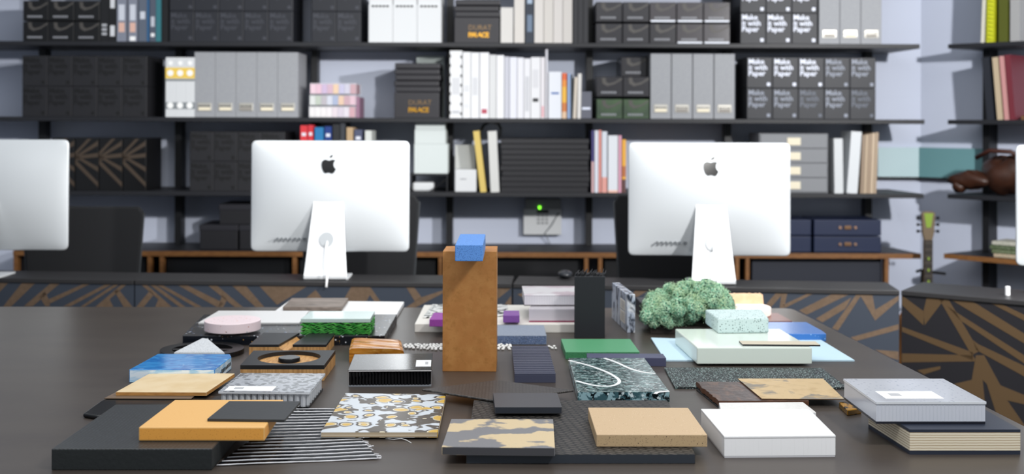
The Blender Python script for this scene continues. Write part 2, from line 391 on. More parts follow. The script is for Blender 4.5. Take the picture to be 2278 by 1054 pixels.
for i in range(3): book(1274+11.5*i, 1285+11.5*i, 122, R1, '1d1e24', f'thin black binder after beige books, {ORD[i]} of three', name='binder', cat='binder', group='thin black binders')
# row 2 white books
cb = book(1000, 1028, 150, R2, 'e9eaec', 'white comb-bound catalogue with scalloped edge, left of the white books', mark=[(.35, .6, 'c9cace'), (.07, .11, 'b8babf')])
m = MB()
for i in range(7):
    m.xz([(-H(14)+H(3)*math.cos(a*.628), H(12+21*i)+H(4.5)*math.sin(a*.628)) for a in range(10)], -.002, .002)
    m.xz([(H(11.5)+H(1.6)*math.cos(a*.628), H(10+21*i)+H(4)*math.sin(a*.628)) for a in range(10)], -.002, .002)
m.build('binding_hole', print_k, cb)
wbk = [(1029, 1047, 147, 'ebecee', [(.15, .22, 'd5d6d9'), (.4, .5, 'cfd0d3')]), (1047.5, 1066, 146, 'ebecef', [(.35, .62, 'c9cace')]), (1067, 1087.5, 146, 'efeff4', [(.07, .14, 'b04a5c')]),
       (1088, 1104, 141, 'd9dadb', None), (1104.5, 1121, 140, 'f0f0f4', None), (1121.5, 1133, 137, 'c9cad4', None), (1133.5, 1150, 136, 'e6e7f2', None), (1150.5, 1165, 135, 'e9e9ef', None),
       (1165.5, 1180, 133, 'eaeaee', [(.12, .7, 'c4c5ca')]), (1180.5, 1202, 136, 'ebebee', [(.27, .33, '2b2c30'), (.5, .8, 'd0d0d4')]), (1202.5, 1212, 136, 'e8e4e8', [(.02, .2, 'd9a5ac')])]
wl = ['with faint round marks', 'with faint grey line', 'with red square', 'pale grey', 'plain bright white', 'lilac-grey narrow', 'bluish white', 'plain dull white', 'with long grey title', 'with black dot', 'with pink foot']
for (a, c, h, col, mk), l in zip(wbk, wl): book(a, c, h, R2, col, f'tall white book {l}, second shelf', mark=mk)
book(1213, 1218.5, 154, R2, 'd6d5dc', 'tallest thin white board at end of white books')
book(1220, 1249, 104, R2, 'e9ecf4', 'thick short white book with small blue dot', mark=[(.52, .56, '3c66a8')], y=ITEM+.01)
book(1250, 1261, 101, R2, 'e6b040', 'orange and yellow gradient book', band=[(.85, 1, 'd9653a'), (.7, .85, 'e08c3a'), (.15, .35, 'c9783f'), (0, .15, 'd8b89a')], y=ITEM+.01)
book(1262, 1269, 100, R2, '8fa3c6', 'thin blue-grey book beside gradient book'); book(1270, 1274, 98, R2, '3d444a', 'thin dark book beside blue-grey book')
book(1274.5, 1282, 92, R2, 'cdc3b6', 'thin beige book on second shelf', lean=2); book(1284, 1292, 100, R2, 'e6e3df', 'thin cream book right of beige one', lean=1)
r_ = box_thing('sample_box', H(24), .2, H(60), M('grey_small_box', '5d5f6b', .5), 'small grey box with white line beside upright, second shelf', 'box'); r_.location = (X(1304), ITEM, R2)
MB().box(-H(9), H(9), -.001, .001, H(20), H(25)).build('printed_line', print_w, r_)
# row 3
cols3 = [(668, 684, 'd0343c', 147, 'red book, wider of two'), (685, 697, 'c92f3a', 148, 'red book, narrower of two'), (700, 720, '2273a8', 143, 'blue book'), (722, 738, '16357a', 145, 'dark blue book with white mark'),
         (740, 756, '222428', 150, 'black book'), (757, 768, '33363d', 155, 'dark grey book'), (771, 786, 'b29775', 143, 'tan book'), (788, 806, '4a4f68', 138, 'slate blue book'), (812, 827, 'd5d8d4', 136, 'off-white book')]
for (a, c, col, h, l) in cols3: book(a, c, h, R3, col, f'{l} above the middle computer, third shelf', d=.2, mark=[(.84, .89, 'd8dae4')] if l[0] in 'rs' or 'mark' in l else None)
bk = [(1316, 1322, 138, '3f3a72', 'narrow violet-topped book', [(0, .5, 'c9a5a8')]), (1323, 1331.5, 138, 'dfe2ec', 'pale book beside violet one', None), (1332, 1338, 139, 'd98f86', 'salmon narrow book', None), (1339, 1351, 136, 'd9dfe8', 'bluish white book', [(0, .25, 'd99a90')]),
      (1353, 1375, 127, 'e3e6ec', 'wide white book', [(0, .04, 'e8b8a8')]), (1376, 1383, 127, 'd29aae', 'pink book', None), (1384, 1393, 118, 'e0a43a', 'yellow-orange book', [(0, .25, '5a3a38'), (.3, .5, 'b0683a')])]
for (a, c, h, col, l, bd) in bk: book(a, c, h, R3, col, f'{l} left of the right-hand computer', band=bd)
book(1069, 1083, 137, R3, 'cdb463', 'yellow and white book leaning, third shelf', lean=-7, pages='d8d8d0'); book(1092, 1112, 136, R3, 'd5d5d2', 'thick white book leaning beside yellow one', lean=-3)
# black flat portfolio boxes
for i in range(10):
    w = H(193+(i*7) % 5)
    q = MB().box(-w/2, w/2, 0, .3, 0, H(10.5)).box(-w/2+.004, w/2-.004, .004, .296, H(10.5), H(11.6)).build('portfolio_box', M('dark_portfolio', '1b1b20', .45), bevel=.003)
    q.location = (X(1213+((i*5) % 4)-1.5), ITEM+.005*((i*3) % 3), R3+i*H(12)+.0005)
    tag(q, f'flat black portfolio box, {ORD[i]} from bottom of the third-shelf stack', 'box', 'stack of portfolio boxes')
# cord above
o = MB().tube([onD(1070, 290, 6.45), onD(1076, 278, 6.45), onD(1090, 271, 6.5), onD(1108, 274, 6.5), onD(1114, 286, 6.5), onD(1112, 305, 6.5)], .008, 8).build('cable', black, smooth=True)
tag(o, 'thick black cord looping over the leaning books, third shelf', 'cable')
# white crumpled carton and note box
r_ = box_thing('carton', H(48), .12, H(50), M('white_card', 'e6e8ea'), 'small white carton beside leaning yellow book, third shelf', 'box', .006); r_.location = (X(1036), ITEM+.0, R3)
MB().box(-H(12), H(2), -.001, .001, H(28), H(30)).build('printed_line', M('grey_print', '8a8c92'), r_)
r_ = book(1012, 1058, 104, R3, 'b9bbb9', 'grey-white folder standing behind the small carton', y=ITEM+.13, d=.05, name='folder', cat='folder')
# little riser with paper stacks
r_ = thing('riser', 'small black riser shelf carrying white paper stacks, third shelf', 'stand', (X(958), 6.36, R3))
MB().box(-H(46), H(38), 0, .28, H(36), H(40)).build('top', shelfm, r_)
for sx in (-44, 36): MB().box(H(sx-1), H(sx+1), 0, .28, 0, H(36)).build('side', shelfm, r_)
for i, (w, h, dx) in enumerate(((75, 66, 0), (69, 32, -2), (66, 26, -2))):
    zz = R3+H(40)+.0005+sum(H(q)+.0005 for q in (66, 32, 26)[:i])
    q = MB().box(-H(w/2), H(w/2), 0, .2, 0, H(h)).build('paper_stack', M('pale_paper', 'd3dad9', .7, wave=(80, 'Z', 'c6cecd', .5)), bevel=.001); q.location = (X(959+dx, 6.37), 6.37, zz)
    tag(q, f'stack of pale paper on the little riser, {["bottom","middle","top"][i]} block', 'paper', 'paper on the riser')
q = MB().box(-H(26), H(22), 0, .1, 0, H(20)).build('paper_bag', M('white_card', 'e6e8ea'), bevel=.012); q.location = (X(942), 6.38, R3); tag(q, 'crumpled white paper bag under the little riser', 'bag')
q = MB().tube([onD(955, 427, 6.35), onD(975, 412, 6.36), onD(993, 398, 6.37)], .004, 6).build('cable', black); tag(q, 'thin black cable slanting under the little riser', 'cable')
# pale boards behind gold-lettered box on second shelf
q = MB().box(-H(33), H(33), 0, .02, 0, H(146)).build('frosted_board', M('frosted_pale', 'cfd9d6', .3), bevel=.001); q.location = (X(957, 6.66), 6.665, R2); tag(q, 'pale frosted board standing behind the gold-lettered boxes, second shelf', 'board')
# coloured swatch boxes
crow = [['e8b7c6', 'e2a0b8', 'b98ac0', 'c47c9c', 'e6b45c', 'a9a0cc', 'b9b2c8', 'b34a5c'], ['d6d8d0', '9fb08c', '9a8a92', 'c4c8d6', '6b86b8', 'e0a95a', 'b4566c', 'd89aac'], ['ece6e2', 'eee8e4', 'ece4e0', 'ebe2e0', 'ddc8ce', 'c9b6c6', 'd8ccd4', 'bf4c60']]
clearbx = M('clear_box', 'f0f2f8', .1, alpha=.35)
for k, (cols, z0, h) in enumerate(zip(crow[::-1], (0, 27, 52), (26, 24, 25))):
    r_ = thing('swatch_box', f'clear box of coloured swatches, {["bottom","middle","top"][k]} of three, second shelf', 'box', (X(739+k), ITEM, R2+H(z0)+.0005), group='swatch boxes')
    MB().box(-H(52), H(52), 0, .2, 0, H(h)-.001).build('case', clearbx, r_, bevel=.002)
    for i, c in enumerate(cols): MB().box(-H(51)+H(12.7)*i, -H(51)+H(12.7)*(i+1)-.002, .004, .18, .003, H(h)-.006).build('swatch', M('sw_'+c, c, .5), r_)
book(791, 800, 46, R2, '8c6a80', 'mauve small book right of the swatch boxes', y=ITEM+.03)
# starburst boxes, third shelf
brownp = M('brown_print', '44392f', .5)
sb = box_thing('sample_box', H(51), .28, H(117), M('black_satin_card', '121213'), '', 'box')
w = H(51)
for q in ([(-.5, .66), (.48, .95), (.48, .86), (-.3, .66)], [(-.5, .66), (.2, .99), (.05, .99), (-.5, .74)], [(-.5, .68), (.5, .45), (.5, .36), (-.3, .58), (-.5, .58)], [(-.5, .6), (.5, .16), (.5, .07), (-.5, .5)], [(-.5, .66), (.5, .72), (.5, .64), (-.5, .60)]):
    MB().xz([(p[0]*w, p[1]*H(117)) for p in q], -.001, .001).build('ray_print', brownp, sb)
for i in range(4): place(sb, 114+53*(i+.5), R3, f'black box with brown ray print, {ORD[i]} from left, third shelf', group='ray-print boxes')
# grey drawer cabinet
r_ = thing('drawer_cabinet', 'grey cardboard drawer cabinet beside the right-hand computer, third shelf', 'drawers', (X(1765), ITEM, R3))
MB().box(-H(76), H(78), .004, .27, 0, H(133)).build('body', M('grey_drawer_shell', '6f7175', .6), r_, bevel=.002)
for i in range(4):
    z0 = H(3+32.5*i)
    dr = MB().box(-H(73), H(75), -.002, .02, z0, z0+H(30)).build('drawer', M('grey_drawer_front', '85878b', .6), r_, bevel=.002)
    MB().box(-H(14), H(16), -.006, -.001, z0+H(6), z0+H(23)).build('label_holder', M('cream_card', 'e9dfc6'), dr, bevel=.002)
book(1857, 1877, 122, R3, 'dde0e2', 'white upright book right of grey drawers, narrower of two', lean=-1); book(1884, 1908, 138, R3, 'e2e5e8', 'wide white book leaning right beside beige books', lean=4)
for i in range(5): book(1914+7.3*i, 1921+7.3*i, 130+i*1.5, R3, ['94806c', 'b8a38a', 'a08a74', 'c2ad94', 'a8937c'][i], f'thin beige book at right end of third shelf, {ORD[i]} of five', lean=2, group='thin beige books')
# bench top goods
for (a, c, h, dz, l) in ((440, 527, 55, 0, 'black lidded box on the low bench, lower left'), (529, 640, 55, 0, 'black lidded box on the low bench, lower right'), (484, 600, 45, 56, 'black lidded box on top of two others on the bench')):
    r_ = box_thing('storage_box', H(c-a-3), .28, H(h-12), M('black_storage', '19191d', .5), l, 'box'); r_.location = (X((a+c)/2), 6.36, RB+H(dz)+.001)
    MB().box(-H((c-a)/2), H((c-a)/2), -.003, .283, H(h-13), H(h)).build('lid', M('black_storage_lid', '202026', .5), r_, bevel=.003)
navy = M('navy_case', '1d2743', .4)
for (a, c, dz, l) in ((1738, 1806, 0, 'lower left'), (1812, 1962, 0, 'lower right'), (1738, 1806, 37, 'upper left'), (1812, 1962, 37, 'upper right')):
    w = H(c-a)
    r_ = box_thing('document_case', w, .28, H(35), navy, f'navy document case on the low bench, {l}', 'box', .004); r_.location = (X((a+c)/2), 6.33, RB+H(dz)+.001)
    if c > 1900:
        hd = MB().box(-H(8), H(8), -.008, 0, H(14), H(22)).build('latch', M('aged_brass', '8a6a50', .35, .8), r_, bevel=.002)
        for sx in (-17, 17): MB().tube([(H(sx), -.008, H(18)), (H(sx), .001, H(18))], .008, 12).build('rivet', M('rivet_brass', 'c09a80', .3, .8), r_)
# wall alarm panel
r_ = thing('alarm_panel', 'white wall keypad with green light, between the shelving uprights', 'control panel', (X(1208, 6.7), 6.74, 1.38-(522-270)/F*6.7))
k2 = 6.7/F
MB().box(-43*k2, 42*k2, -.04, .005, 0, 58*k2).build('housing', M('white_card', 'e6e8ea'), r_, bevel=.004)
MB().box(-40*k2, 40*k2, -.045, .005, 57*k2, 80*k2).build('cover', M('grey_lid', '9a9c9e', .5), r_, bevel=.004)
MB().box(-13*k2, 13*k2, -.044, -.039, 49*k2, 55*k2).build('display', print_k, r_)
m = MB()
for i in range(3):
    for j in range(3): m.box((-12+9*i)*k2, (-6+9*i)*k2, -.043, -.039, (24+8*j)*k2, (29+8*j)*k2)
m.build('keypad', M('grey_lid', '9a9c9e'), r_)
MB().cyl(-7*k2, -.046, 58*k2, 64*k2, .007, 12).build('status_light', M('green_led', '6fe02a', .4, emit=3), r_)
MB().tube([(36*k2, -.045, 50*k2), (20*k2, -.05, 22*k2), (5*k2, -.045, 4*k2), (16*k2, -.01, -20*k2), (30*k2, -.01, -36*k2)], .003, 6).build('cord', M('grey_band', '808589'), r_, smooth=True)
# glass boards on the walls
gl = M('pale_green_glass', 'c4dbe0', .15); gl2 = M('teal_glass', '6f9ba0', .15)
p0, p1 = onD(1952, 393, 6.73), onD(2046, 328, 6.73)
r_ = thing('glass_board', 'pale green glass board on the back wall right of the shelving', 'board', (p0.x, 6.73, p0.z))
MB().box(0, p1.x-p0.x, -.01, .018, 0, p1.z-p0.z).build('glass', gl, r_, bevel=.001); MB().box(0, p1.x-p0.x, -.02, .018, -.012, 0).build('rail', shelfm, r_)
r_ = thing('glass_board', 'teal glass board on the angled wall near the guitar', 'board', (W0.x, W0.y, p0.z), -math.pi/4)
MB().box(.0, .40, -.035, -.005, 0, p1.z-p0.z).build('glass', gl2, r_, bevel=.001); MB().box(.0, .40, -.045, -.005, -.012, 0).build('rail', shelfm, r_)
# right unit goods (local frame of the angled wall)
def rbook(s, w, h, z, col, label, lean, name='book', cat='book'):
    r = book(0, w*K, h*K, z, col, label, loc=rloc(s, .31, z), rz=-math.pi/4, d=.22, name=name, cat=cat); r.rotation_mode = 'XYZ'
    r.rotation_euler = (Matrix.Rotation(-math.pi/4, 3, 'Z') @ Matrix.Rotation(math.radians(lean), 3, 'Y')).to_euler(); return r
rbook(.535, .04, .33, R2, '20232b', 'black binder leaning on right-hand unit', -5, 'binder', 'binder'); rbook(.585, .03, .33, R2, 'b9a78c', 'beige ring-edged book leaning on right-hand unit', -5)
rbook(.62, .025, .335, R2, 'c08a88', 'pink book leaning between beige and dark red', -5); rbook(.65, .03, .34, R2, '6b2530', 'dark red book leaning on right-hand unit', -5)
rbook(.49, .018, .3, R1, 'd0cdc0', 'thin cream book left of yellow-green spiral, right-hand unit', 2)
sp = rbook(.53, .04, .3, R1, 'b8bb20', 'yellow-green spiral bound book on right-hand top shelf', 1)
m = MB()
for i in range(12): m.tube([(-.018, -.004, .02+i*.022), (0, -.012, .024+i*.022), (.018, -.004, .02+i*.022)], .003, 6)
m.build('spiral', M('lime_spiral', 'd8dc30', .4), sp)
rbook(.60, .05, .26, R1, '4d5210', 'dark olive book beside yellow spiral book', 0); rbook(.66, .05, .22, R1, '9a9a9a', 'grey book at right edge of top shelf', 0)
q = MB().box(-.05, .05, -.1, .1, 0, .022).build('box_file', M('wood_case', '6b4a30', .5)); q.location = rloc(.74, .2, R2); q.rotation_euler[2] = -math.pi/4; tag(q, 'small brown case at right edge of second shelf', 'box')
# leather bag
r_ = thing('leather_bag', 'brown leather bag slumped on right-hand shelf', 'bag', rloc(.46, .3, R3), -math.pi/4)
m = MB(); lea = M('brown_leather', '3d2114', .45, bump=(30, .5), var=[(10, '27150e', .4, .7)])
import itertools
def blob(mb, c, r, n=10, m=0, wob=.15, seed=0):
    rnd = random.Random(seed); vs = []; fs = []
    ph = [rnd.uniform(0, 6) for _ in range(4)]
    for i in range(n+1):
        th = math.pi*i/n
        for j in range(2*n):
            f = 2*math.pi*j/(2*n); q = 1+wob*(math.sin(3*f+ph[0])*math.sin(2*th+ph[1])+.5*math.sin(5*f+ph[2])*math.sin(4*th))
            vs.append((c[0]+r[0]*q*math.sin(th)*math.cos(f), c[1]+r[1]*q*math.sin(th)*math.sin(f), c[2]+r[2]*q*math.cos(th)))
    for i in range(n):
        for j in range(2*n): fs.append([i*2*n+j, i*2*n+(j+1) % (2*n), (i+1)*2*n+(j+1) % (2*n), (i+1)*2*n+j])
    mb.add(vs, fs, m)
blob(m, (.15, .05, .11), (.14, .1, .10), 12, seed=3)
m.build('body', lea, r_, smooth=True)
m = MB(); blob(m, (-.03, -.01, .08), (.11, .05, .045), 10, seed=5, wob=.2); blob(m, (-.09, -.01, .045), (.04, .04, .035), 8, seed=8); m.build('flap', lea, r_, smooth=True)
MB().tube([(.02, -.06, .2), (.1, -.08, .24), (.2, -.06, .235), (.26, -.02, .2)], .012, 8).build('handle', M('dark_leather', '3a1a10', .5), r_, smooth=True)
for k, c in enumerate(('8a4a1a', '2a2420', 'a5561c')):
    q = MB().box(-.08, .12, 0, .2, 0, .045).build('leather_pad', M('pad_'+c, c, .5), bevel=.006); q.location = rloc(.78, .33, R3+k*.047+.001); q.rotation_euler[2] = -math.pi/4
    tag(q, f'{["brown","dark","orange-brown"][k]} leather pad stacked at right edge of the shelf', 'pad')
# stacked trays on right wood board
for k, (c, w) in enumerate((('b6a48c', .2), ('5f6b4c', .22), ('4e5c40', .24), ('b8b6aa', .22))):
    q = MB().box(-w/2, w/2+.1, 0, .18, 0, .020).build('stone_tray', M('tr_'+c, c, .5, specks=[(90, .3, '8a8f7c')]), bevel=.004); q.location = rloc(.66, .33, RB+k*.0215+.001); q.rotation_euler[2] = -math.pi/4
    tag(q, f'{["tan","mossy green","dark green","pale grey"][k]} stone tray in the stack on the right wood board', 'tray', 'stone trays')

# ------------------------------------------------------------------ guitar on stand
gx = onD(2064, 600, 6.15).x; GY = 6.15
gt = thing('guitar', 'guitar with yellow-green headstock decal standing before the angled wall', 'guitar', (gx, GY, 0))
nk = M('maple_neck', '6e5e4a', .4); fb = M('dark_fretboard', '2a241f', .5, wave=(9, 'Z', '3c352e', .6))
MB().xz([(-.020, .76), (.020, .76), (.030, .80), (.036, .905), (.020, .915), (-.02, .915), (-.036, .905), (-.030, .80)], -.01, .01).build('headstock', nk, gt, bevel=.003)
MB().xz([(-.012, .83), (.012, .83), (.024, .905), (-.024, .905)], -.012, -.009).build('headstock_decal', M('lime_decal', '7f9a34', .4), gt)
for sx in (-1, 1):
    for zz in (.81, .845, .88): MB().tube([(sx*.028, 0, zz), (sx*.05, 0, zz)], .0035, 6).tube([(sx*.047, 0, zz), (sx*.058, 0, zz)], .008, 8).build('tuning_peg', M('dark_metal', '222326', .3, .7), gt)
MB().box(-.0225, .0225, -.008, .014, .36, .765).build('neck', nk, gt, bevel=.004)
MB().box(-.0215, .0215, -.012, -.007, .36, .765).build('fretboard', fb, gt)
for zz in (.54, .6, .66): MB().box(-.005, .005, -.0135, -.011, zz, zz+.014).build('inlay', M('lime_decal', 'a6cf3a'), gt)
out = []
for i in range(40):
    a = 2*math.pi*i/40; z = .23+.20*math.sin(a); wd = .17*math.cos(a)*(1-.18*math.cos(2*(z-.23)/.2*math.pi/1.6))*(1.05-.5*(z-.05)/.4*.5)
    out.append((wd, z))
MB().xz(out, -.02, .07).build('body', M('guitar_top', 'a06a35', .3), gt, bevel=.004)
m = MB().xz([(.04*math.cos(i*.3142), .27+.04*math.sin(i*.3142)) for i in range(20)], -.0215, -.019); m.build('sound_hole', print_k, gt)
st = thing('guitar_stand', 'black guitar stand with padded yoke behind the guitar neck', 'stand', (gx, GY+.08, 0))
MB().tube([(-.06, -.09, .60), (-.03, -.05, .60), (0, 0, .595), (.04, -.05, .59), (.09, -.09, .588)], .008, 8).build('yoke', black, st)
MB().tube([(0, 0, .6), (0, .02, .25)], .009, 8).build('pole', black, st)
for a in (-1, 1): MB().tube([(0, .02, .26), (a*.16, .02+.03, .0)], .008, 8).build('leg', black, st)

# ------------------------------------------------------------------ desks with patterned fronts
A0 = (X(-260, 4.84), 4.84); P300 = onz(298, 623, T); P1140 = onz(1140, 630.5, T); P2000 = onz(2003, 646, T)
P300 = (P300.x, P300.y); P1140 = (P1140.x, P1140.y); P2000 = (P2000.x, P2000.y)
PE = onz(2278, 669, T); dxe, dye = PE.x-P2000[0], PE.y-P2000[1]; PR = (P2000[0]+dxe*2.6, P2000[1]+dye*2.6)
deskm = M('dark_desk_top', '2b2a2b', .45); slate = M('slate_laminate', '343a44', .42); slate2 = M('shaded_slate_laminate', '1c1b1f', .5); tan = M('tan_pattern', '625040', .5, var=[(60, '5b4a3a', .4, .6)]); tan2 = M('brown_pattern', '503e28', .5)  # slate2: the same slate, darkened to paint shade on the angled desk
c1 = (0, 590, 4.556); c2 = (500, 590, 4.556); c3 = (1040, 590, 4.556); c6 = (1640, 620, 4.952); c4 = (1600, 620, 3.2935)
patA = [(c1, q) for q in ([(-160, 160), (85, 150), (0, 265), (-100, 400)], [(220, 150), (355, 150), (110, 420), (30, 420)], [(510, 150), (605, 150), (330, 415), (240, 415)], [(455, 265), (400, 320), (460, 415), (505, 415), (500, 360)],
    [(840, 150), (910, 150), (510, 385), (480, 350)], [(1065, 150), (1130, 150), (715, 415), (640, 415)], [(1155, 150), (1205, 150), (860, 420), (815, 420)], [(1230, 150), (1280, 150), (1110, 345), (1150, 425), (960, 425)], [(1150, 250), (1205, 250), (1345, 425), (1255, 425)])]
patB = [(c1, q) for q in ([(1435, 160), (1490, 160), (1750, 430), (1570, 430), (1605, 345)], [(1520, 255), (1560, 295), (1450, 430), (1370, 430)], [(1520, 160), (1575, 160), (1890, 430), (1830, 430)], [(1590, 160), (1650, 160), (2060, 430), (1990, 430)],
    [(1805, 160), (1900, 160), (2270, 385), (2210, 430)], [(2110, 165), (2200, 165), (2468, 430), (2388, 430)], [(2250, 300), (2300, 350), (2260, 430), (2210, 430)])]
patB += [(c2, q) for q in ([(75, 165), (215, 165), (405, 430), (320, 430)], [(350, 170), (830, 170), (540, 395), (525, 395)], [(920, 250), (1040, 400), (740, 400)], [(1280, 175), (1475, 180), (1600, 400), (1540, 400), (1470, 300), (1400, 430), (1160, 430)],
    [(1840, 175), (1920, 175), (1995, 325), (1930, 370)], [(1990, 325), (2290, 190), (2290, 240), (1930, 430), (1830, 430)], [(2300, 170), (2500, 170), (2400, 430), (2330, 430)])]
patB += [(c3, q) for q in ([(300, 185), (440, 190), (300, 345)], [(440, 310), (452, 330), (452, 430), (350, 430)])]
patC = [(c3, q) for q in ([(505, 295), (700, 200), (760, 200), (570, 330)], [(800, 200), (900, 200), (800, 430), (700, 430)], [(1000, 200), (1100, 200), (1300, 430), (1200, 430)], [(1700, 200), (1830, 200), (1720, 320), (1640, 320)], [(1845, 205), (1900, 205), (1925, 340), (1835, 340)], [(1925, 205), (2000, 205), (2160, 430), (2080, 430)], [(2300, 210), (2400, 210), (2600, 430), (2500, 430)])]
patC += [(c6, q) for q in ([(425, 95), (510, 95), (365, 320), (285, 320)], [(490, 95), (552, 95), (515, 330), (465, 330)], [(770, 105), (835, 105), (530, 320), (500, 290)], [(1040, 105), (1230, 105), (765, 395), (680, 350)], [(1310, 110), (1370, 150), (1110, 570), (1045, 545)],
    [(1260, 205), (1190, 330), (940, 480), (865, 440)], [(1310, 110), (1490, 115), (1520, 345), (1520, 460), (1350, 150)], [(1515, 345), (1780, 165), (1780, 235), (1520, 460)], [(1250, 645), (1780, 500), (1780, 560), (1310, 685)], [(1515, 780), (1780, 800), (1780, 895), (1690, 870)])]
patD = [(c4, q) for q in ([(1325, 115), (1500, 240), (1495, 340), (1325, 190)], [(1520, 110), (1650, 125), (1505, 340), (1495, 240)], [(1610, 125), (1680, 150), (1905, 530), (1850, 560)], [(1325, 350), (1860, 540), (1860, 600), (1325, 385)], [(1325, 545), (1860, 560), (1880, 605), (1325, 610)],
    [(1700, 128), (1860, 150), (2280, 430), (2280, 500)], [(1670, 200), (1760, 260), (2280, 590), (2280, 650), (1760, 300)], [(1860, 450), (1900, 480), (2280, 660), (2280, 740), (1880, 520)], [(1990, 165), (2070, 170), (2280, 285), (2280, 330)],
    [(1880, 560), (1940, 560), (2060, 780), (2280, 870), (2280, 930), (2110, 890), (2290, 1150), (2050, 1050), (1960, 770), (1930, 740), (1945, 900), (1860, 850), (1720, 770), (1850, 740)], [(1450, 670), (1620, 640), (1620, 662), (1500, 700)])]
def desk(a, b2, pats, label, pan, tn, depth=.235):
    a = Vector(a); b2 = Vector(b2); d = (b2-a).normalized(); n = Vector((-d.y, d.x))      # n points away from the camera
    a2 = a+d*.003; b3 = b2-d*.003; mid = (a2+b3)/2
    r = thing('desk', label, 'desk', (mid.x, mid.y, 0)); off = (mid.x, mid.y, 0)
    MB().prism([a2, b3, b3+n*depth, a2+n*depth], T-.018, T).build('desk_top', deskm, r, off=off, bevel=.002)
    f0, f1 = a2+n*.006, b3+n*.006
    for q in (a2+d*.02, b3-d*.05):
        MB().prism([q+n*.028, q+d*.03+n*.028, q+d*.03+n*(depth-.01), q+n*(depth-.01)], 0, T-.018).build('end_panel', pan, r, off=off)
    m = MB().prism([f0, f1, f1+n*.02, f0+n*.02], .01, T-.018); g0, g1 = f0-n*.0006, f1-n*.0006
    for (ox, oy, sc), q in pats:
        P = [onwall(ox+x/sc, oy+y/sc, g0, g1) for x, y in q]
        P = [Vector((p.x, p.y, min(p.z, T-.02))) for p in P]
        ln = (g1-g0).length; P2 = []
        for p in P:
            t = max(.002, min(ln-.002, (Vector((p.x, p.y))-g0).dot(d))); w_ = g0+d*t; P2.append(Vector((w_.x, w_.y, p.z)))
        n3 = Vector((n.x, n.y, 0))*.0012; k = len(P2)
        m.add(P2+[p+n3 for p in P2], [list(range(k)), list(range(k, 2*k))[::-1]]+[[i, k+i, k+(i+1) % k, (i+1) % k] for i in range(k)], 1)
    m.build('front_panel', [pan, tn], r, off=off)
    return r
desk(A0, P300, patA, 'leftmost desk with dark front and tan ray pattern', slate, tan)
desk(P300, P1140, patB, 'desk with tan ray pattern carrying the middle computer', slate, tan)
desk(P1140, P2000, patC, 'desk with tan pattern carrying the computer right of centre', slate, tan)
desk(P2000, PR, patD, 'angled desk with shade-darkened front and brown star pattern at the right edge', slate2, tan2, .30)

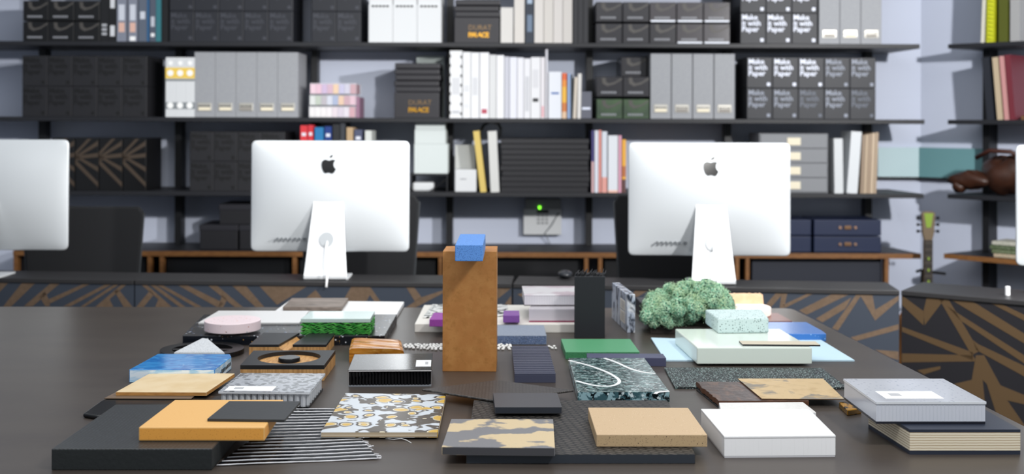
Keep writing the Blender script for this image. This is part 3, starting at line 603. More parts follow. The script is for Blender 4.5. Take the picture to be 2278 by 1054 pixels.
# ------------------------------------------------------------------ desktop computers
alum = M('silver_aluminium', 'cdd1d4', .38, .3); dkgls = M('mirror_black', '050608', .12, spec=.25)
apple = [(470, 300), (490, 292), (520, 282), (560, 280), (590, 286), (607, 297), (590, 318), (577, 345), (571, 380), (573, 410), (583, 440), (600, 465), (625, 485), (615, 520), (598, 553), (575, 580), (545, 592), (515, 585), (490, 574), (465, 570), (440, 575), (415, 584), (393, 585), (370, 570), (345, 540), (325, 500), (310, 450), (301, 395), (306, 345), (325, 308), (350, 288), (380, 280), (415, 283), (445, 295)]
leaf = [(482, 240), (484, 215), (500, 188), (525, 172), (552, 165), (550, 188), (535, 215), (510, 235)]
def computer(cx, cy, label, proto=None, rz=0, ports=True):
    r = thing('desktop_computer', label, 'computer', (cx, cy, T), rz)     # origin under the bend of the stand, screen away from the camera
    w, z0, z1 = .33, .105, .567; by = .125
    nx, nz = 28, 20; m = MB(); vs = []; fs = []
    rc = .022
    def outline(u, v):       # superellipse-ish rounded rectangle mapping from square
        x = u*w; z = (z0+z1)/2+v*(z1-z0)/2
        ax, az = w-rc, (z1-z0)/2-rc; cxx = abs(x); czz = abs(z-(z0+z1)/2)
        if cxx > ax and czz > az:
            dx, dz = cxx-ax, czz-az; mx = max(dx, dz); l = math.hypot(dx, dz)
            if l > 0: s = mx/l; dx *= s; dz *= s
            x = math.copysign(ax+dx, x); z = (z0+z1)/2+math.copysign(az+dz, z-(z0+z1)/2)
        return x, z
    def bulge(u, v): return .048*(1-abs(u)**2.2)*(1-abs(v)**(2.6 if v > 0 else 1.9))+.006*(1-max(abs(u), abs(v))**14)
    def sp(t): return math.copysign(1-(1-abs(t))**1.6, t)
    for j in range(nz+1):
        for i in range(nx+1):
            u = sp(2*i/nx-1); v = sp(2*j/nz-1); x, z = outline(u, v)
            bul = bulge(u, v)
            tilt = -.10*(z-z0)*-.35
            vs.append((x, by-bul+tilt*.5, z))
    for j in range(nz):
        for i in range(nx): k = j*(nx+1)+i; fs.append([k, k+1, k+nx+2, k+nx+1])
    ring = [i for i in range(nx+1)]+[j*(nx+1)+nx for j in range(1, nz+1)]+[nz*(nx+1)+i for i in range(nx-1, -1, -1)]+[j*(nx+1) for j in range(nz-1, 0, -1)]
    base = len(vs); vs += [(vs[k][0], vs[k][1]+.007, vs[k][2]) for k in ring]; n = len(ring)
    fs += [[ring[i], ring[(i+1) % n], base+(i+1) % n, base+i] for i in range(n)]+[[base+i for i in range(n)]]
    m.add(vs, fs); hsg = m.build('housing', alum, r, smooth=True)
    for p in hsg.data.polygons:
        if len(p.vertices) > 4 or p.index >= nx*nz: p.use_smooth = False
    MB().box(-w+.012, w-.012, by+.0235, by+.0265, z0+.07, z1-.01).build('screen', blackgloss, r)
    yb = by-.048
    # emblem
    sc = .0787/430
    for poly in (apple, leaf):
        P = [((x-463)*sc*1.02, z1-.105-(y-430)*sc) for x, y in poly]
        ye = by-bulge(0, .545)+.0175*.462*.8; vs_ = [(x, ye-.0035+(z-(z1-.105))*.2, z) for x, z in P]+[(x, ye+.006, z) for x, z in P]; k_e = len(P)
        MB().add(vs_, [list(range(k_e)), list(range(k_e, 2*k_e))[::-1]]+[[i, k_e+i, k_e+(i+1) % k_e, (i+1) % k_e] for i in range(k_e)]).build('emblem', dkgls, r)
    # stand: bent plate (profile in Y,Z), tapering wider to the bend
    prof = [(.088, .345), (.070, .30), (.045, .20), (.022, .10), (.008, .045), (.0, .02), (.002, .008), (.010, .002), (.03, .0), (.10, 0), (.19, 0)]
    wd = [.060, .062, .071, .080, .085, .087, .088, .088, .088, .088, .085]
    vs = []; fs = []; t = .007
    for k, ((y, z), ww) in enumerate(zip(prof, wd)):
        a = prof[max(k-1, 0)]; b_ = prof[min(k+1, len(prof)-1)]; dy, dz = b_[0]-a[0], b_[1]-a[1]; l = math.hypot(dy, dz); ny, nz_ = -dz/l*t, dy/l*t
        # inner side is towards +y / +z
        vs += [(-ww, y, z), (ww, y, z), (ww, y+ny, z+nz_), (-ww, y+ny, z+nz_)]
    for k in range(len(prof)-1):
        for j in range(4): fs.append([k*4+j, k*4+(j+1) % 4, k*4+4+(j+1) % 4, k*4+4+j])
    fs += [[0, 1, 2, 3], [len(vs)-4+i for i in range(4)]]
    MB().add(vs, fs).build('stand', M('satin_aluminium', 'e6e8ea', .4, .25), r, bevel=.0015)
    # cable hole ring seen on the plate
    hz = .165; hy = .036
    ringp = [(.030*math.cos(i*math.pi/14), hy-.003-.22*0+ .030*math.sin(i*math.pi/14)*.24, hz+.030*math.sin(i*math.pi/14)) for i in range(28)]
    MB().add([(p[0], p[1]-.0015, p[2]) for p in ringp]+[(p[0], p[1]+.004, p[2]) for p in ringp], [list(range(28)), [28+i for i in range(28)][::-1]]+[[i, (i+1) % 28, 28+(i+1) % 28, 28+i] for i in range(28)]).build('cable_hole', M('hole_grey', 'a9adb0', .4, .3), r)
    cab = [(.004, hy+.0, hz-.006), (.002, .012, hz-.03), (.008, -.012, hz-.08), (.012, -.022, .03), (.012, -.030, .006), (.012, -.045, -.02)]
    MB().tube(cab, .0045, 8).build('power_cable', M('white_plastic', 'eeeeee'), r, smooth=True)
    if ports:
        m = MB()
        for i, ww in enumerate((.004, .004, .004, .004, .006, .006, .012)): m.box(-.215+i*.018, -.215+i*.018+ww, by-.036, by-.02, z0+.052, z0+.06)
        m.build('port', M('port_grey', '5a5f64', .5), r)
    return r
def bendpos(px, py): p = onz(px, py, T); return p.x, p.y
x_, y_ = bendpos(723, 624.5); computer(x_+.0, y_, 'silver all-in-one computer seen from behind, left of the tall amber block')
x_, y_ = bendpos(1588, 635.5); computer(x_, y_, 'silver all-in-one computer seen from behind, right of centre above the moss', rz=math.radians(-1))
computer(-2.185, 4.76, 'silver all-in-one computer cut by the left edge', rz=0)
computer(2.245, 4.31, 'silver all-in-one computer cut by the right edge', rz=math.radians(-6))
# mouse
p = onz(1255, 612, T); q = MB(); blob(q, (0, 0, 0), (.03, .05, .017), 10, wob=0); q = q.build('computer_mouse', M('dark_mouse', '2a2c30', .2), smooth=True); q.location = (p.x, P1140[1]+.17, T+.0165); tag(q, 'dark computer mouse on the desk near the tall black block', 'mouse')

# ------------------------------------------------------------------ chairs behind the desks
fab = M('black_chair_fabric', '141518', .85, bump=(400, .4)); edge = M('grey_chair_edge', '5a5d60', .3, .6)
def chair(pxl, pxr, pytop, D, label):
    a, b_ = onD(pxl, pytop, D), onD(pxr, pytop, D); cx = (a.x+b_.x)/2; hw = (b_.x-a.x)/2; zt = a.z
    r = thing('office_chair', label, 'chair', (cx, D, 0))
    poly = [(-hw+.035, .50), (hw-.035, .50), (hw, zt-.03), (hw-.02, zt), (-hw+.02, zt), (-hw, zt-.03)]
    MB().xz(poly, 0, .03).build('backrest', fab, r, bevel=.008)
    for s_ in (-1, 1): MB().tube([(s_*(hw-.033), .012, .50), (s_*(hw-.0), .012, zt-.03)], .006, 6).build('frame_edge', edge, r)
    MB().box(-.24, .24, .02, .48, .42, .50).build('seat', fab, r, bevel=.03)
    MB().cyl(0, .25, .08, .42, .03, 16).build('column', edge, r)
    for k in range(5):
        an = k*2*math.pi/5; MB().tube([(0, .25, .09), (.28*math.cos(an), .25+.28*math.sin(an), .055)], .018, 8).build('leg', black, r)
        MB().cyl(.28*math.cos(an), .25+.28*math.sin(an), 0, .05, .025, 12).build('caster', black, r)
chair(48, 318, 459, 5.30, 'black office chair behind the leftmost desk')
chair(668, 932, 434, 5.30, 'black office chair behind the middle computer')
chair(1367, 1640, 434, 5.22, 'black office chair behind the computer right of centre')

# ------------------------------------------------------------------ plant at right edge
r_ = thing('potted_plant', 'small yellow-green plant in low pot at the right edge', 'plant', (PE.x+.11, PE.y+.17, T))
MB().cyl(.05, 0, 0, .02, .05, 20, r1=.06).build('pot', M('pot_dark', '2a2826', .6), r_)
m = MB(); rnd = random.Random(4)
for i in range(160):
    a = rnd.uniform(0, 6.28); rr = rnd.uniform(0, .08); z = .015+rnd.uniform(0, .028); c = Vector((.05+rr*math.cos(a), rr*.7*math.sin(a), z)); d = Vector((rnd.uniform(-1, 1), rnd.uniform(-1, 1), rnd.uniform(.1, .8))).normalized()*.012; e_ = d.orthogonal().normalized()*.005
    m.add([c, c+d*.5+e_, c+d, c+d*.5-e_], [[0, 1, 2, 3]])
m.build('foliage', M('leaf_yellow_green', '6b7a30', .5), r_)
q = MB().cyl(0, 0, 0, .035, .009, 16).build('small_bottle', white, bevel=.002); q.location = (PE.x-.005, PE.y+.13, T); tag(q, 'tiny white bottle beside the plant at the right edge', 'bottle')

# ------------------------------------------------------------------ display table
tabm = M('bronze_table_top', '403935', .36, var=[(3, '4a433d', .35, .7, (1, 3, 1)), (60, '453e38', .4, .7, (.3, 3, 1))], bump=(40, .05))
r_ = thing('display_table', 'large dark bronze table covered with material samples', 'table', (-.6, 3, 0))
tr0, tr1 = onz(1762, 685.5, T), onz(2278, 947, T); dd = (tr1-tr0).normalized(); tr2 = tr0+dd*2.25
poly = [(-2.5, tr2.y), (tr2.x, tr2.y), (tr0.x+.002, tr0.y-.03), (tr0.x-.006, tr0.y-.008), (tr0.x-.03, tr0.y+.002), (-2.5, onz(0, 682.5, T).y)]
MB().prism(poly, T-.03, T).build('table_top', tabm, r_, off=(-.6, 3, 0), bevel=.002)
for (x, y) in ((-2.35, 2.0), (.9, 2.0), (-2.35, 3.9), (.8, 3.9)): MB().box(x-.035, x+.035, y-.035, y+.035, 0, T-.03).build('leg', black, r_, off=(-.6, 3, 0), bevel=.003)
a, b_ = onz(1860, 993, T), onz(1926, 1054, T)

# ------------------------------------------------------------------ samples
def quadfrom(FL, FR, BL, BR, yb, zb, FLx=None):
    u, v = uv(FL[0], yb); D = (CH-zb)*F/v
    zt = CH-uv(*FL)[1]/F*D
    P = [onz(*p, zt) for p in (FL, FR, BR, BL)]
    return P, zt
def sample(name, label, FL, FR, BL, BR, yb, zb, mats, bevel=.0015, cat='material sample', zt=None, group=None):
    if zt is None: P, zt = quadfrom(FL, FR, BL, BR, yb, zb)
    else: P = [onz(*p, zt) for p in (FL, FR, BR, BL)]
    c = sum(P, Vector())/4; c.z = zb
    mats = mats if isinstance(mats, (list, tuple)) else [mats]
    o = MB().prism([(p.x, p.y) for p in P], zb, zt, 0, len(mats)-1).build(name, mats, loc=c, off=c, bevel=bevel)
    tag(o, label, cat, group); return o, zt, P
def lerpq(P, s, t): return P[0].lerp(P[1], s).lerp(P[3].lerp(P[2], s), t)
EPS = .0004
# 1 thick black woven slab, front left
carbon = M('black_woven', '242525', .38, weave=(45, .785, '4a5054')); carbs = M('black_side', '242829', .55, bump=(120, .3))
_, zA, _ = sample('composite_slab', 'thick matte black slab at the front left corner, under the orange slab', (114, 998), (472, 998), (257, 899), (560, 899), 1046, T, [carbon, carbs], .002)
# 2 black sheet with curled end, brown thin sheet
p = [onz(*q, T+.012) for q in ((184, 917), (215, 922), (470, 915), (520, 880), (300, 866), (262, 872), (222, 890))]
o = MB().prism([(q.x, q.y) for q in p], T+.0005, T+.010).build('rubber_sheet', M('glossy_rubber', '121212', .25), bevel=.004, seg=3); tag(o, 'shiny black sheet with rounded end, under the tan plywood', 'material sample')
zs = T+.011
_, zs2, _ = sample('veneer_sheet', 'thin brown sheet between the black sheet and the tan plywood', (232, 885), (425, 886), (300, 850), (470, 850), 0, zs, M('brown_veneer', '6e5a48', .5), .0005, zt=zs+.002)
# 3 tan plywood
plyt = M('pale_wood_face', 'dcc6a0', .5, var=[(18, 'd4ba8e', .4, .65, (1, 1, 1))]); plye = M('ochre_wood_edge', 'c08a4a', .6, var=[(40, 'a5723a', .4, .7, (1, 1, 6))])
_, z3, _ = sample('plywood_sheet', 'pale tan plywood square in front of the blue marbled slab', (257.5, 871.7), (459, 872.5), (336, 828.5), (522, 830.5), 880, zs2+EPS, [plyt, plye], .0006)
# 4 blue marbled
bl = M('blue_marbled_resin', '3f8fd0', .12, var=[(12, '2a6fb8', .42, .62, (1, 2, 1), 2), (16, 'a8d2ee', .60, .78, (1, 2, 1), 2)]); bls = M('pale_blue_resin', 'a8d2f0', .12, var=[(20, 'e8f4fc', .4, .6, (1, 1, 3), 1)])
P, z4 = quadfrom((287, 821.5), (478, 821), (351, 786.5), (522, 787.5), 851, T)
c = sum(P, Vector())/4; c.z = T; r_ = thing('resin_slab', 'blue and white marbled translucent slab behind the pale tan plywood', 'material sample', c)
FRp = P[1]; BRp = P[2]; ch1 = BRp.lerp(P[3], .06); ch2 = BRp.lerp(FRp, .18)
MB().prism([(q.x, q.y) for q in (P[0], FRp, ch2, ch1, P[3])], T, z4, 0, 1).build('slab', [bl, bls], r_, off=c, bevel=.002)
# writing on its right face
d_ = (ch2-FRp).normalized(); nrm = Vector((d_.y, -d_.x, 0)); m = MB(); rnd = random.Random(2); L_ = (ch2-FRp).length
for i in range(11):
    s0 = L_*(.05+.085*i); q0 = FRp+d_*s0+nrm*.0008
    hh = rnd.uniform(.006, .012); z_ = T+.006+i*.0006
    m.add([(q0.x, q0.y, z_), (q0.x+d_.x*.008, q0.y+d_.y*.008, z_), (q0.x+d_.x*.008, q0.y+d_.y*.008, z_+hh), (q0.x, q0.y, z_+hh)], [[0, 1, 2, 3]])
m.build('handwriting', print_k, r_, off=c)
# 5/6 ring plate and rock
zz = T+.006; cc = onz(450, 781, zz)
m = MB(); n = 48; R_, r0 = .115, .082; vs = []
for k in range(n):
    a = 2*math.pi*k/n
    for rad, z in ((R_, T+.0005), (R_, T+.014), (r0, T+.014), (r0, T+.0005)): vs.append((cc.x+rad*math.cos(a), cc.y+rad*.9*math.sin(a), z))
fs = [[4*k+j, 4*((k+1) % n)+j, 4*((k+1) % n)+(j+1) % 4, 4*k+(j+1) % 4] for k in range(n) for j in range(4)]
m.add(vs, fs); m.box(cc.x-.01, cc.x+.01, cc.y-.09, cc.y+.09, T+.0005, T+.012); m.box(cc.x-.1, cc.x+.1, cc.y-.008, cc.y+.008, T+.0005, T+.012)
o = m.build('ring_plate', M('black_ring', '121214', .3), loc=(cc.x, cc.y, T), off=(cc.x, cc.y, T), bevel=.001); tag(o, 'flat black openwork ring under the pale grey rock', 'material sample')
rk = onz(443, 786, T+.015); m = MB()
vs = [(-.068, -.03, 0), (.073, -.03, 0), (.03, .06, 0), (-.02, .06, 0), (-.066, -.028, .006), (.071, -.028, .006), (.012, .02, .034), (-.004, .03, .034)]
m.add([(rk.x+v[0], rk.y+v[1]+.02, T+.0145+v[2]) for v in vs], [[0, 3, 2, 1], [0, 1, 5, 4], [4, 5, 6], [4, 6, 7], [1, 2, 6, 5], [0, 4, 7, 3], [2, 3, 7, 6]])
o = m.build('rough_stone', M('pale_rock', 'c9cccf', .8, bump=(90, .9), specks=[(500, .3, '8a9094')]), loc=(rk.x, rk.y, T+.0145), off=(rk.x, rk.y, T+.0145), bevel=.002); tag(o, 'pale grey rough stone wedge behind the blue marbled slab', 'stone')
# 7 black terrazzo slab
terr = M('black_terrazzo', '26272b', .25, specks=[(60, .2, 'c8ccd4', .5), (130, .22, '9a7a50', .25), (90, .2, '6c86b8', .3)]); terrs = M('black_terrazzo_side', '0f141c', .25, specks=[(70, .2, 'e8ecf4', .6), (130, .22, 'b08a50', .3)])
_, z7, _ = sample('terrazzo_slab', 'large black speckled terrazzo slab at the back left', (406, 746.5), (856, 746.5), (454, 699), (883, 699), 768, T, [terr, terrs])
# 8 thin white slab, pink disc
wst = M('white_stone', 'e4e3e2', .3); 
_, z8, _ = sample('stone_tile', 'thin white tile lying on the black speckled slab', (441, 717), (666, 717), (486.5, 690.7), (687, 691), 0, z7+EPS, [wst, M('white_stone_edge', 'c9c9c8', .3)], .001, zt=z7+.007)
pink = M('pink_terrazzo', 'f0dde0', .35, specks=[(60, .16, 'd9874a', .25), (90, .16, '6c9a9a', .2), (120, .2, 'c06a50', .2)])
d0 = onz(502.5, 743, z8+.001); rr = 61.5/F*(d0.y+.08); cy = d0.y+rr
o = MB().cyl(d0.x, cy, z8+EPS, z8+.029, rr, 64).build('terrazzo_disc', pink, loc=(d0.x, cy, z8), off=(d0.x, cy, z8), bevel=.002); tag(o, 'round pink terrazzo disc on the white tile', 'material sample')
# 9 green fibre block
P, z9 = quadfrom((669, 709), (824, 709), (690, 692), (834, 692), 744, z7+EPS); c = sum(P, Vector())/4; c.z = z7
r_ = thing('fibre_block', 'green wavy glass block on the black speckled slab', 'material sample', c)
def inset(P, k): cc = sum(P, Vector())/4; return [cc+(p-cc)*k for p in P]
zc = z9-.011
MB().prism([(q.x, q.y) for q in inset(P, .955)], z7+EPS, zc).build('core', M('deep_green', '0e4a1c', .3), r_, off=c)
MB().prism([(q.x, q.y) for q in P], zc, z9).build('top_plate', M('pale_glass_top', 'bcd0cc', .1), r_, off=c, bevel=.001)
m = MB(); rnd = random.Random(5); H9 = zc-z7
for L9 in range(9):
    ph = rnd.uniform(0, 6); z0 = z7+.001+H9*L9/9; nn = 46; vs = []; fs = []
    pathp = [P[0].lerp(P[1], i/nn) for i in range(nn+1)]+[P[1].lerp(P[2], i/20) for i in range(1, 21)]
    for i, q in enumerate(pathp):
        wv = .0022*math.sin(i*.55+ph)+.0016*math.sin(i*1.3+ph*2); wo = .002*math.sin(i*.8+ph*3)
        o_ = (q-c).normalized()*wo; o_.z = 0; th_ = .0023+.0008*math.sin(i*.7+ph)
        q2 = q.lerp(c, .07)
        vs += [(q.x+o_.x, q.y+o_.y, z0+wv), (q.x+o_.x, q.y+o_.y, z0+wv+th_), (q2.x, q2.y, z0+wv+th_), (q2.x, q2.y, z0+wv)]
    for i in range(len(pathp)-1):
        for j in range(4): fs.append([4*i+j, 4*i+4+j, 4*i+4+(j+1) % 4, 4*i+(j+1) % 4])
    for v in range(len(vs)): vs[v] = (vs[v][0], vs[v][1], min(max(vs[v][2], z7+EPS), zc))
    m.add(vs, fs)
m.build('wavy_layers', M('bright_green_glass', '58b352', .15, var=[(40, '2f8a38', .4, .6)]), r_, off=c, smooth=False)
# 10 white slab back + grey wood block
_, z10, _ = sample('solid_surface_slab', 'white slab at the back under the grey wood block', (602, 698), (883, 698), (643, 668), (899, 671), 708, T, [white], .002)
gw = M('grey_weathered_wood', '6e6259', .55, var=[(9, '8d8076', .42, .62, (1, 5, 5), 1.5), (12, '4c4642', .55, .75, (1, 6, 6), 1)])
sample('wood_block', 'grey-brown weathered wood block on the white slab at the back', (629, 682), (760, 683), (649, 662.5), (775, 662.5), 691, z10+EPS, gw, .0015)
# 11 black and wood blocks
oak = M('striped_oak', 'c89a62', .5, var=[(30, 'a87a48', .4, .65, (6, 1, .3))]); blk = M('black_linoleum', '1d1d1f', .4)
P, zt = quadfrom((554, 766), (725.5, 766), (585.6, 739.5), (746, 739.5), 792, T); c = sum(P, Vector())/4; c.z = T
r_ = thing('grooved_block', 'oak block with black top and diagonal wooden groove', 'material sample', c)
zb_ = zt-.0075; gw0, gw1, gw2, gw3 = .42, .74, .44, .66
g = [lerpq(P, .385, 0), lerpq(P, .565, 0), lerpq(P, .645, 1), lerpq(P, .505, 1)]     # groove: front-left, front-right, back-right, back-left
MB().prism([(q.x, q.y) for q in (P[0], g[0], g[3], P[3])], zb_, zt).prism([(q.x, q.y) for q in (g[1], P[1], P[2], g[2])], zb_, zt).build('black_top', blk, r_, off=c, bevel=.0008)
nn = 10; zg = lambda k: -.010*math.sin(math.pi*k/nn); m = MB(); vs = []
fr = [P[0], P[3]]; line_f = [(P[0], T), ]
# front profile polygon with concave groove, lofted to the back
def proff(a, b2, g0, g1):
    L = [Vector((a.x, a.y, T)), Vector((b2.x, b2.y, T)), Vector((b2.x, b2.y, zb_)), ]
    for k in range(nn+1):
        q = g1.lerp(g0, k/nn); L.append(Vector((q.x, q.y, zb_+zg(k))))
    L.append(Vector((a.x, a.y, zb_))); return L
f_ = proff(P[0], P[1], g[0], g[1]); k_ = proff(P[3], P[2], g[3], g[2]); n = len(f_)
m.add(f_+k_, [list(range(n)), list(range(n, 2*n))[::-1]]+[[i, n+i, n+(i+1) % n, (i+1) % n] for i in range(n)]); m.build('oak_body', oak, r_, off=c)
P, zt = quadfrom((534.5, 812), (721, 812), (564, 779.5), (746, 778.5), 847, T); c = sum(P, Vector())/4; c.z = T
r_ = thing('recessed_block', 'oak block with black top, round recess and black knob', 'material sample', c)
zb_ = zt-.0105; MB().prism([(q.x, q.y) for q in P], T, zb_).build('oak_body', oak, r_, off=c, bevel=.0008)
cc = (P[0]+P[1]+P[2]+P[3])/4; cc = cc+Vector((.001, .004, 0)); rad = 69/F*cc.y; m = MB(); n = 64; per = []
def hitquad(dx, dy):
    best = 9
    for i in range(4):
        a, b2 = P[i], P[(i+1) % 4]; ex, ey = b2.x-a.x, b2.y-a.y; den = dx*ey-dy*ex
        if abs(den) < 1e-9: continue
        t = ((a.x-cc.x)*ey-(a.y-cc.y)*ex)/den; s_ = ((a.x-cc.x)*dy-(a.y-cc.y)*dx)/den
        if t > 0 and -1e-6 <= s_ <= 1+1e-6: best = min(best, t)
    return cc.x+dx*best, cc.y+dy*best
angs = sorted([2*math.pi*i/n for i in range(n)]+[math.atan2(p.y-cc.y, p.x-cc.x) % (2*math.pi) for p in P]); vs = []
for a in angs:
    dx, dy = math.cos(a), math.sin(a); ox, oy = hitquad(dx, dy); rx = min(rad, .93*math.hypot(ox-cc.x, oy-cc.y))
    for x, y, z in ((ox, oy, zb_), (ox, oy, zt), (cc.x+dx*rx, cc.y+dy*rx, zt), (cc.x+dx*rx, cc.y+dy*rx, zb_)): vs.append((x, y, z))
n = len(angs); fs = [[4*k+j, 4*((k+1) % n)+j, 4*((k+1) % n)+(j+1) % 4, 4*k+(j+1) % 4] for k in range(n) for j in range(4)]
MB().add(vs, fs).build('black_top', blk, r_, off=c)
MB().cyl(cc.x, cc.y, zb_, zb_+.011, rad*.36, 40, r1=rad*.34).build('knob', M('black_gloss_knob', '17181b', .2), r_, off=c, bevel=.0015)
# 12 honeycomb panels
def honeycomb(name, label, FL, FR, BL, BR, yb, zb, cell, lip, platet, mats, sticker=None, stick2=None, inset_k=.965, fat=1.0, solid=0):
    P, zt = quadfrom(FL, FR, BL, BR, yb, zb); c = sum(P, Vector())/4; c.z = zb
    r = thing(name, label, 'material sample', c); top, core, bot = mats[:3]
    Pi = inset(P, inset_k)
    tp = MB().prism([(q.x, q.y) for q in P], zt-platet, zt, 0, 1 if len(mats) > 3 else 0).build('top_plate', [top]+([mats[3]] if len(mats) > 3 else []), r, off=c, bevel=.0012)
    MB().prism([(q.x, q.y) for q in Pi], zb, zb+platet*.8).build('bottom_plate', bot, r, off=c, bevel=.0006)
    m = MB(); z0, z1 = zb+platet*.8, zt-platet-.0002
    W_ = (Pi[1]-Pi[0]).length; Dp = (Pi[3]-Pi[0]).length; nx = max(3, int(W_/cell)); ny = max(3, int(Dp/(cell*.866)))
    rnd = random.Random(1)
    for j in range(ny):
        for i in range(nx):
            s_ = (i+.5+(.5 if j % 2 else 0))/(nx+.5); t_ = (j+.5)/ny
            q = lerpq(Pi, s_, t_); rc_ = min(W_/(nx+.5), Dp/ny)*.5*rnd.uniform(.95, 1.0)*fat; ns = 6
            vs = [(q.x+rc_*math.cos(a*math.pi/3+.52), q.y+rc_*math.sin(a*math.pi/3+.52), z) for z in (z0, z1) for a in range(ns)]
            m.add(vs, [[a, (a+1) % ns, ns+(a+1) % ns, ns+a] for a in range(ns)])
    if solid: m.prism([(q.x, q.y) for q in inset(Pi, solid)], z0, z1)
    m.build('honeycomb_core', core, r, off=c)
    if sticker:
        s0, s1, t0, t1 = sticker; q = [lerpq(P, s0, t0), lerpq(P, s1, t0), lerpq(P, s1, t1), lerpq(P, s0, t1)]
        st_ = MB().prism([(v.x, v.y) for v in q], zt, zt+.0006).build('paper_label', M('label_white', 'f2f2f2', .5), r, off=c)
        m = MB()
        for k in range(7):
            sa = (s0+(s1-s0)*(.62 if stick2 else .16)+(s1-s0)*.028*k) ; sb_ = sa+(s1-s0)*.016
            q = [lerpq(P, sa, t0+(t1-t0)*.3), lerpq(P, sb_, t0+(t1-t0)*.3), lerpq(P, sb_, t0+(t1-t0)*.7), lerpq(P, sa, t0+(t1-t0)*.7)]
            m.prism([(v.x, v.y) for v in q], zt+.0006, zt+.0008)
        m.build('printed_bars', M('grey_print', '8a8c92'), st_, off=(0, 0, 0) if False else c)
    return r, zt, P
clear = M('clear_acrylic', 'f4f8ff', .04, trans=1, ior=1.3); cellm = M('clear_cell_wall', 'eceff4', .12, alpha=.5); cellw = M('white_cell_wall', 'f6f6f7', .3); cellb = M('black_cell_wall', '0a0b0e', .08)
ctop = M('clear_mottled_sheet', 'b4b8c0', .08, alpha=.6, specks=[(75, .52, '50545c')]); cedge = M('frosted_edge', 'dfe2e6', .2, alpha=.85)
honeycomb('honeycomb_panel', 'clear honeycomb panel with paper label, behind the orange slab', (485, 870), (690, 872), (535, 829), (724, 830), 909, T, .0135, .003, .006, (ctop, cellm, clear, cedge), (.06, .58, .03, .27))
# 13 orange slab + 14 black sheet
ora = M('orange_composite', 'e2b06a', .45, specks=[(260, .2, 'd99a48', .35)]); oras = M('orange_composite_side', 'eaa448', .5, specks=[(420, .28, 'c27e34', .35)])
_, z13, _ = sample('foam_slab', 'bright orange slab resting on the black slab', (308, 950), (589, 950), (388, 889), (631, 888.5), 981, zA+EPS, [ora, oras], .0025)
sample('rubber_tile', 'thin charcoal square lying on the orange slab', (461, 931), (633, 933), (510, 891.5), (669, 892), 0, z13+EPS, M('charcoal_rubber', '303234', .5, bump=(90, .15)), .0006, zt=z13+.0055)
# 15 ribbed film
q4 = [onz(482, 1037, T), onz(826, 1026, T), onz(745, 911, T), onz(655, 911, T)]; q4[1] = onz(840, 1022, T)
c = sum(q4, Vector())/4; c.z = T; r_ = thing('ribbed_film', 'black transparent ribbed film with white stripes, under the patterned board', 'material sample', c)
m = MB(); nu, nv = 40, 136; vs = []; NR = 17
def fz(s, t): return T+.0022+.0011*math.sin(t*NR*2*math.pi-1.57)+.0012*(1+math.sin(s*7+t*3))*.5*(1 if t < .35 else .3)
def fp(s, t):
    q = lerpq(q4, s, t); bow = .012*math.sin(math.pi*s)*(1-t)*-.0; return q.x, q.y-.010*max(0, (s-.5))*(t < 2)*0, fz(s, t)
for j in range(nv+1):
    for i in range(nu+1): vs.append(fp(i/nu, j/nv))
nb_ = len(vs); fs = [[j*(nu+1)+i, j*(nu+1)+i+1, (j+1)*(nu+1)+i+1, (j+1)*(nu+1)+i] for j in range(nv) for i in range(nu)]
vs2 = [(x, y, z-.0008) for x, y, z in vs]
MB().add(vs, fs).add(vs2, fs).build('film', M('black_film', '0b0c10', .12), r_, off=c, smooth=True)
m = MB(); rnd = random.Random(9)
for k in range(NR+1):
    t = min(1, max(0, k/NR)); m.tube([(lambda a: (a[0], a[1]+rnd.uniform(-.0006, .0006), a[2]+.0006))(fp(i/24, t)) for i in range(25)], [.0011+.0004*rnd.random() for _ in range(25)], 6)
for k in range(26):   # frayed fringe along the right and front
    t = rnd.uniform(0, .4); a = Vector(fp(1, t)); m.tube([a, a+Vector((rnd.uniform(.002, .012), rnd.uniform(-.01, .002), rnd.uniform(-.001, .001)))], .0008, 5)
m.build('white_ribs', M('white_thread', 'e8e8ec', .35), r_, off=c, smooth=True)
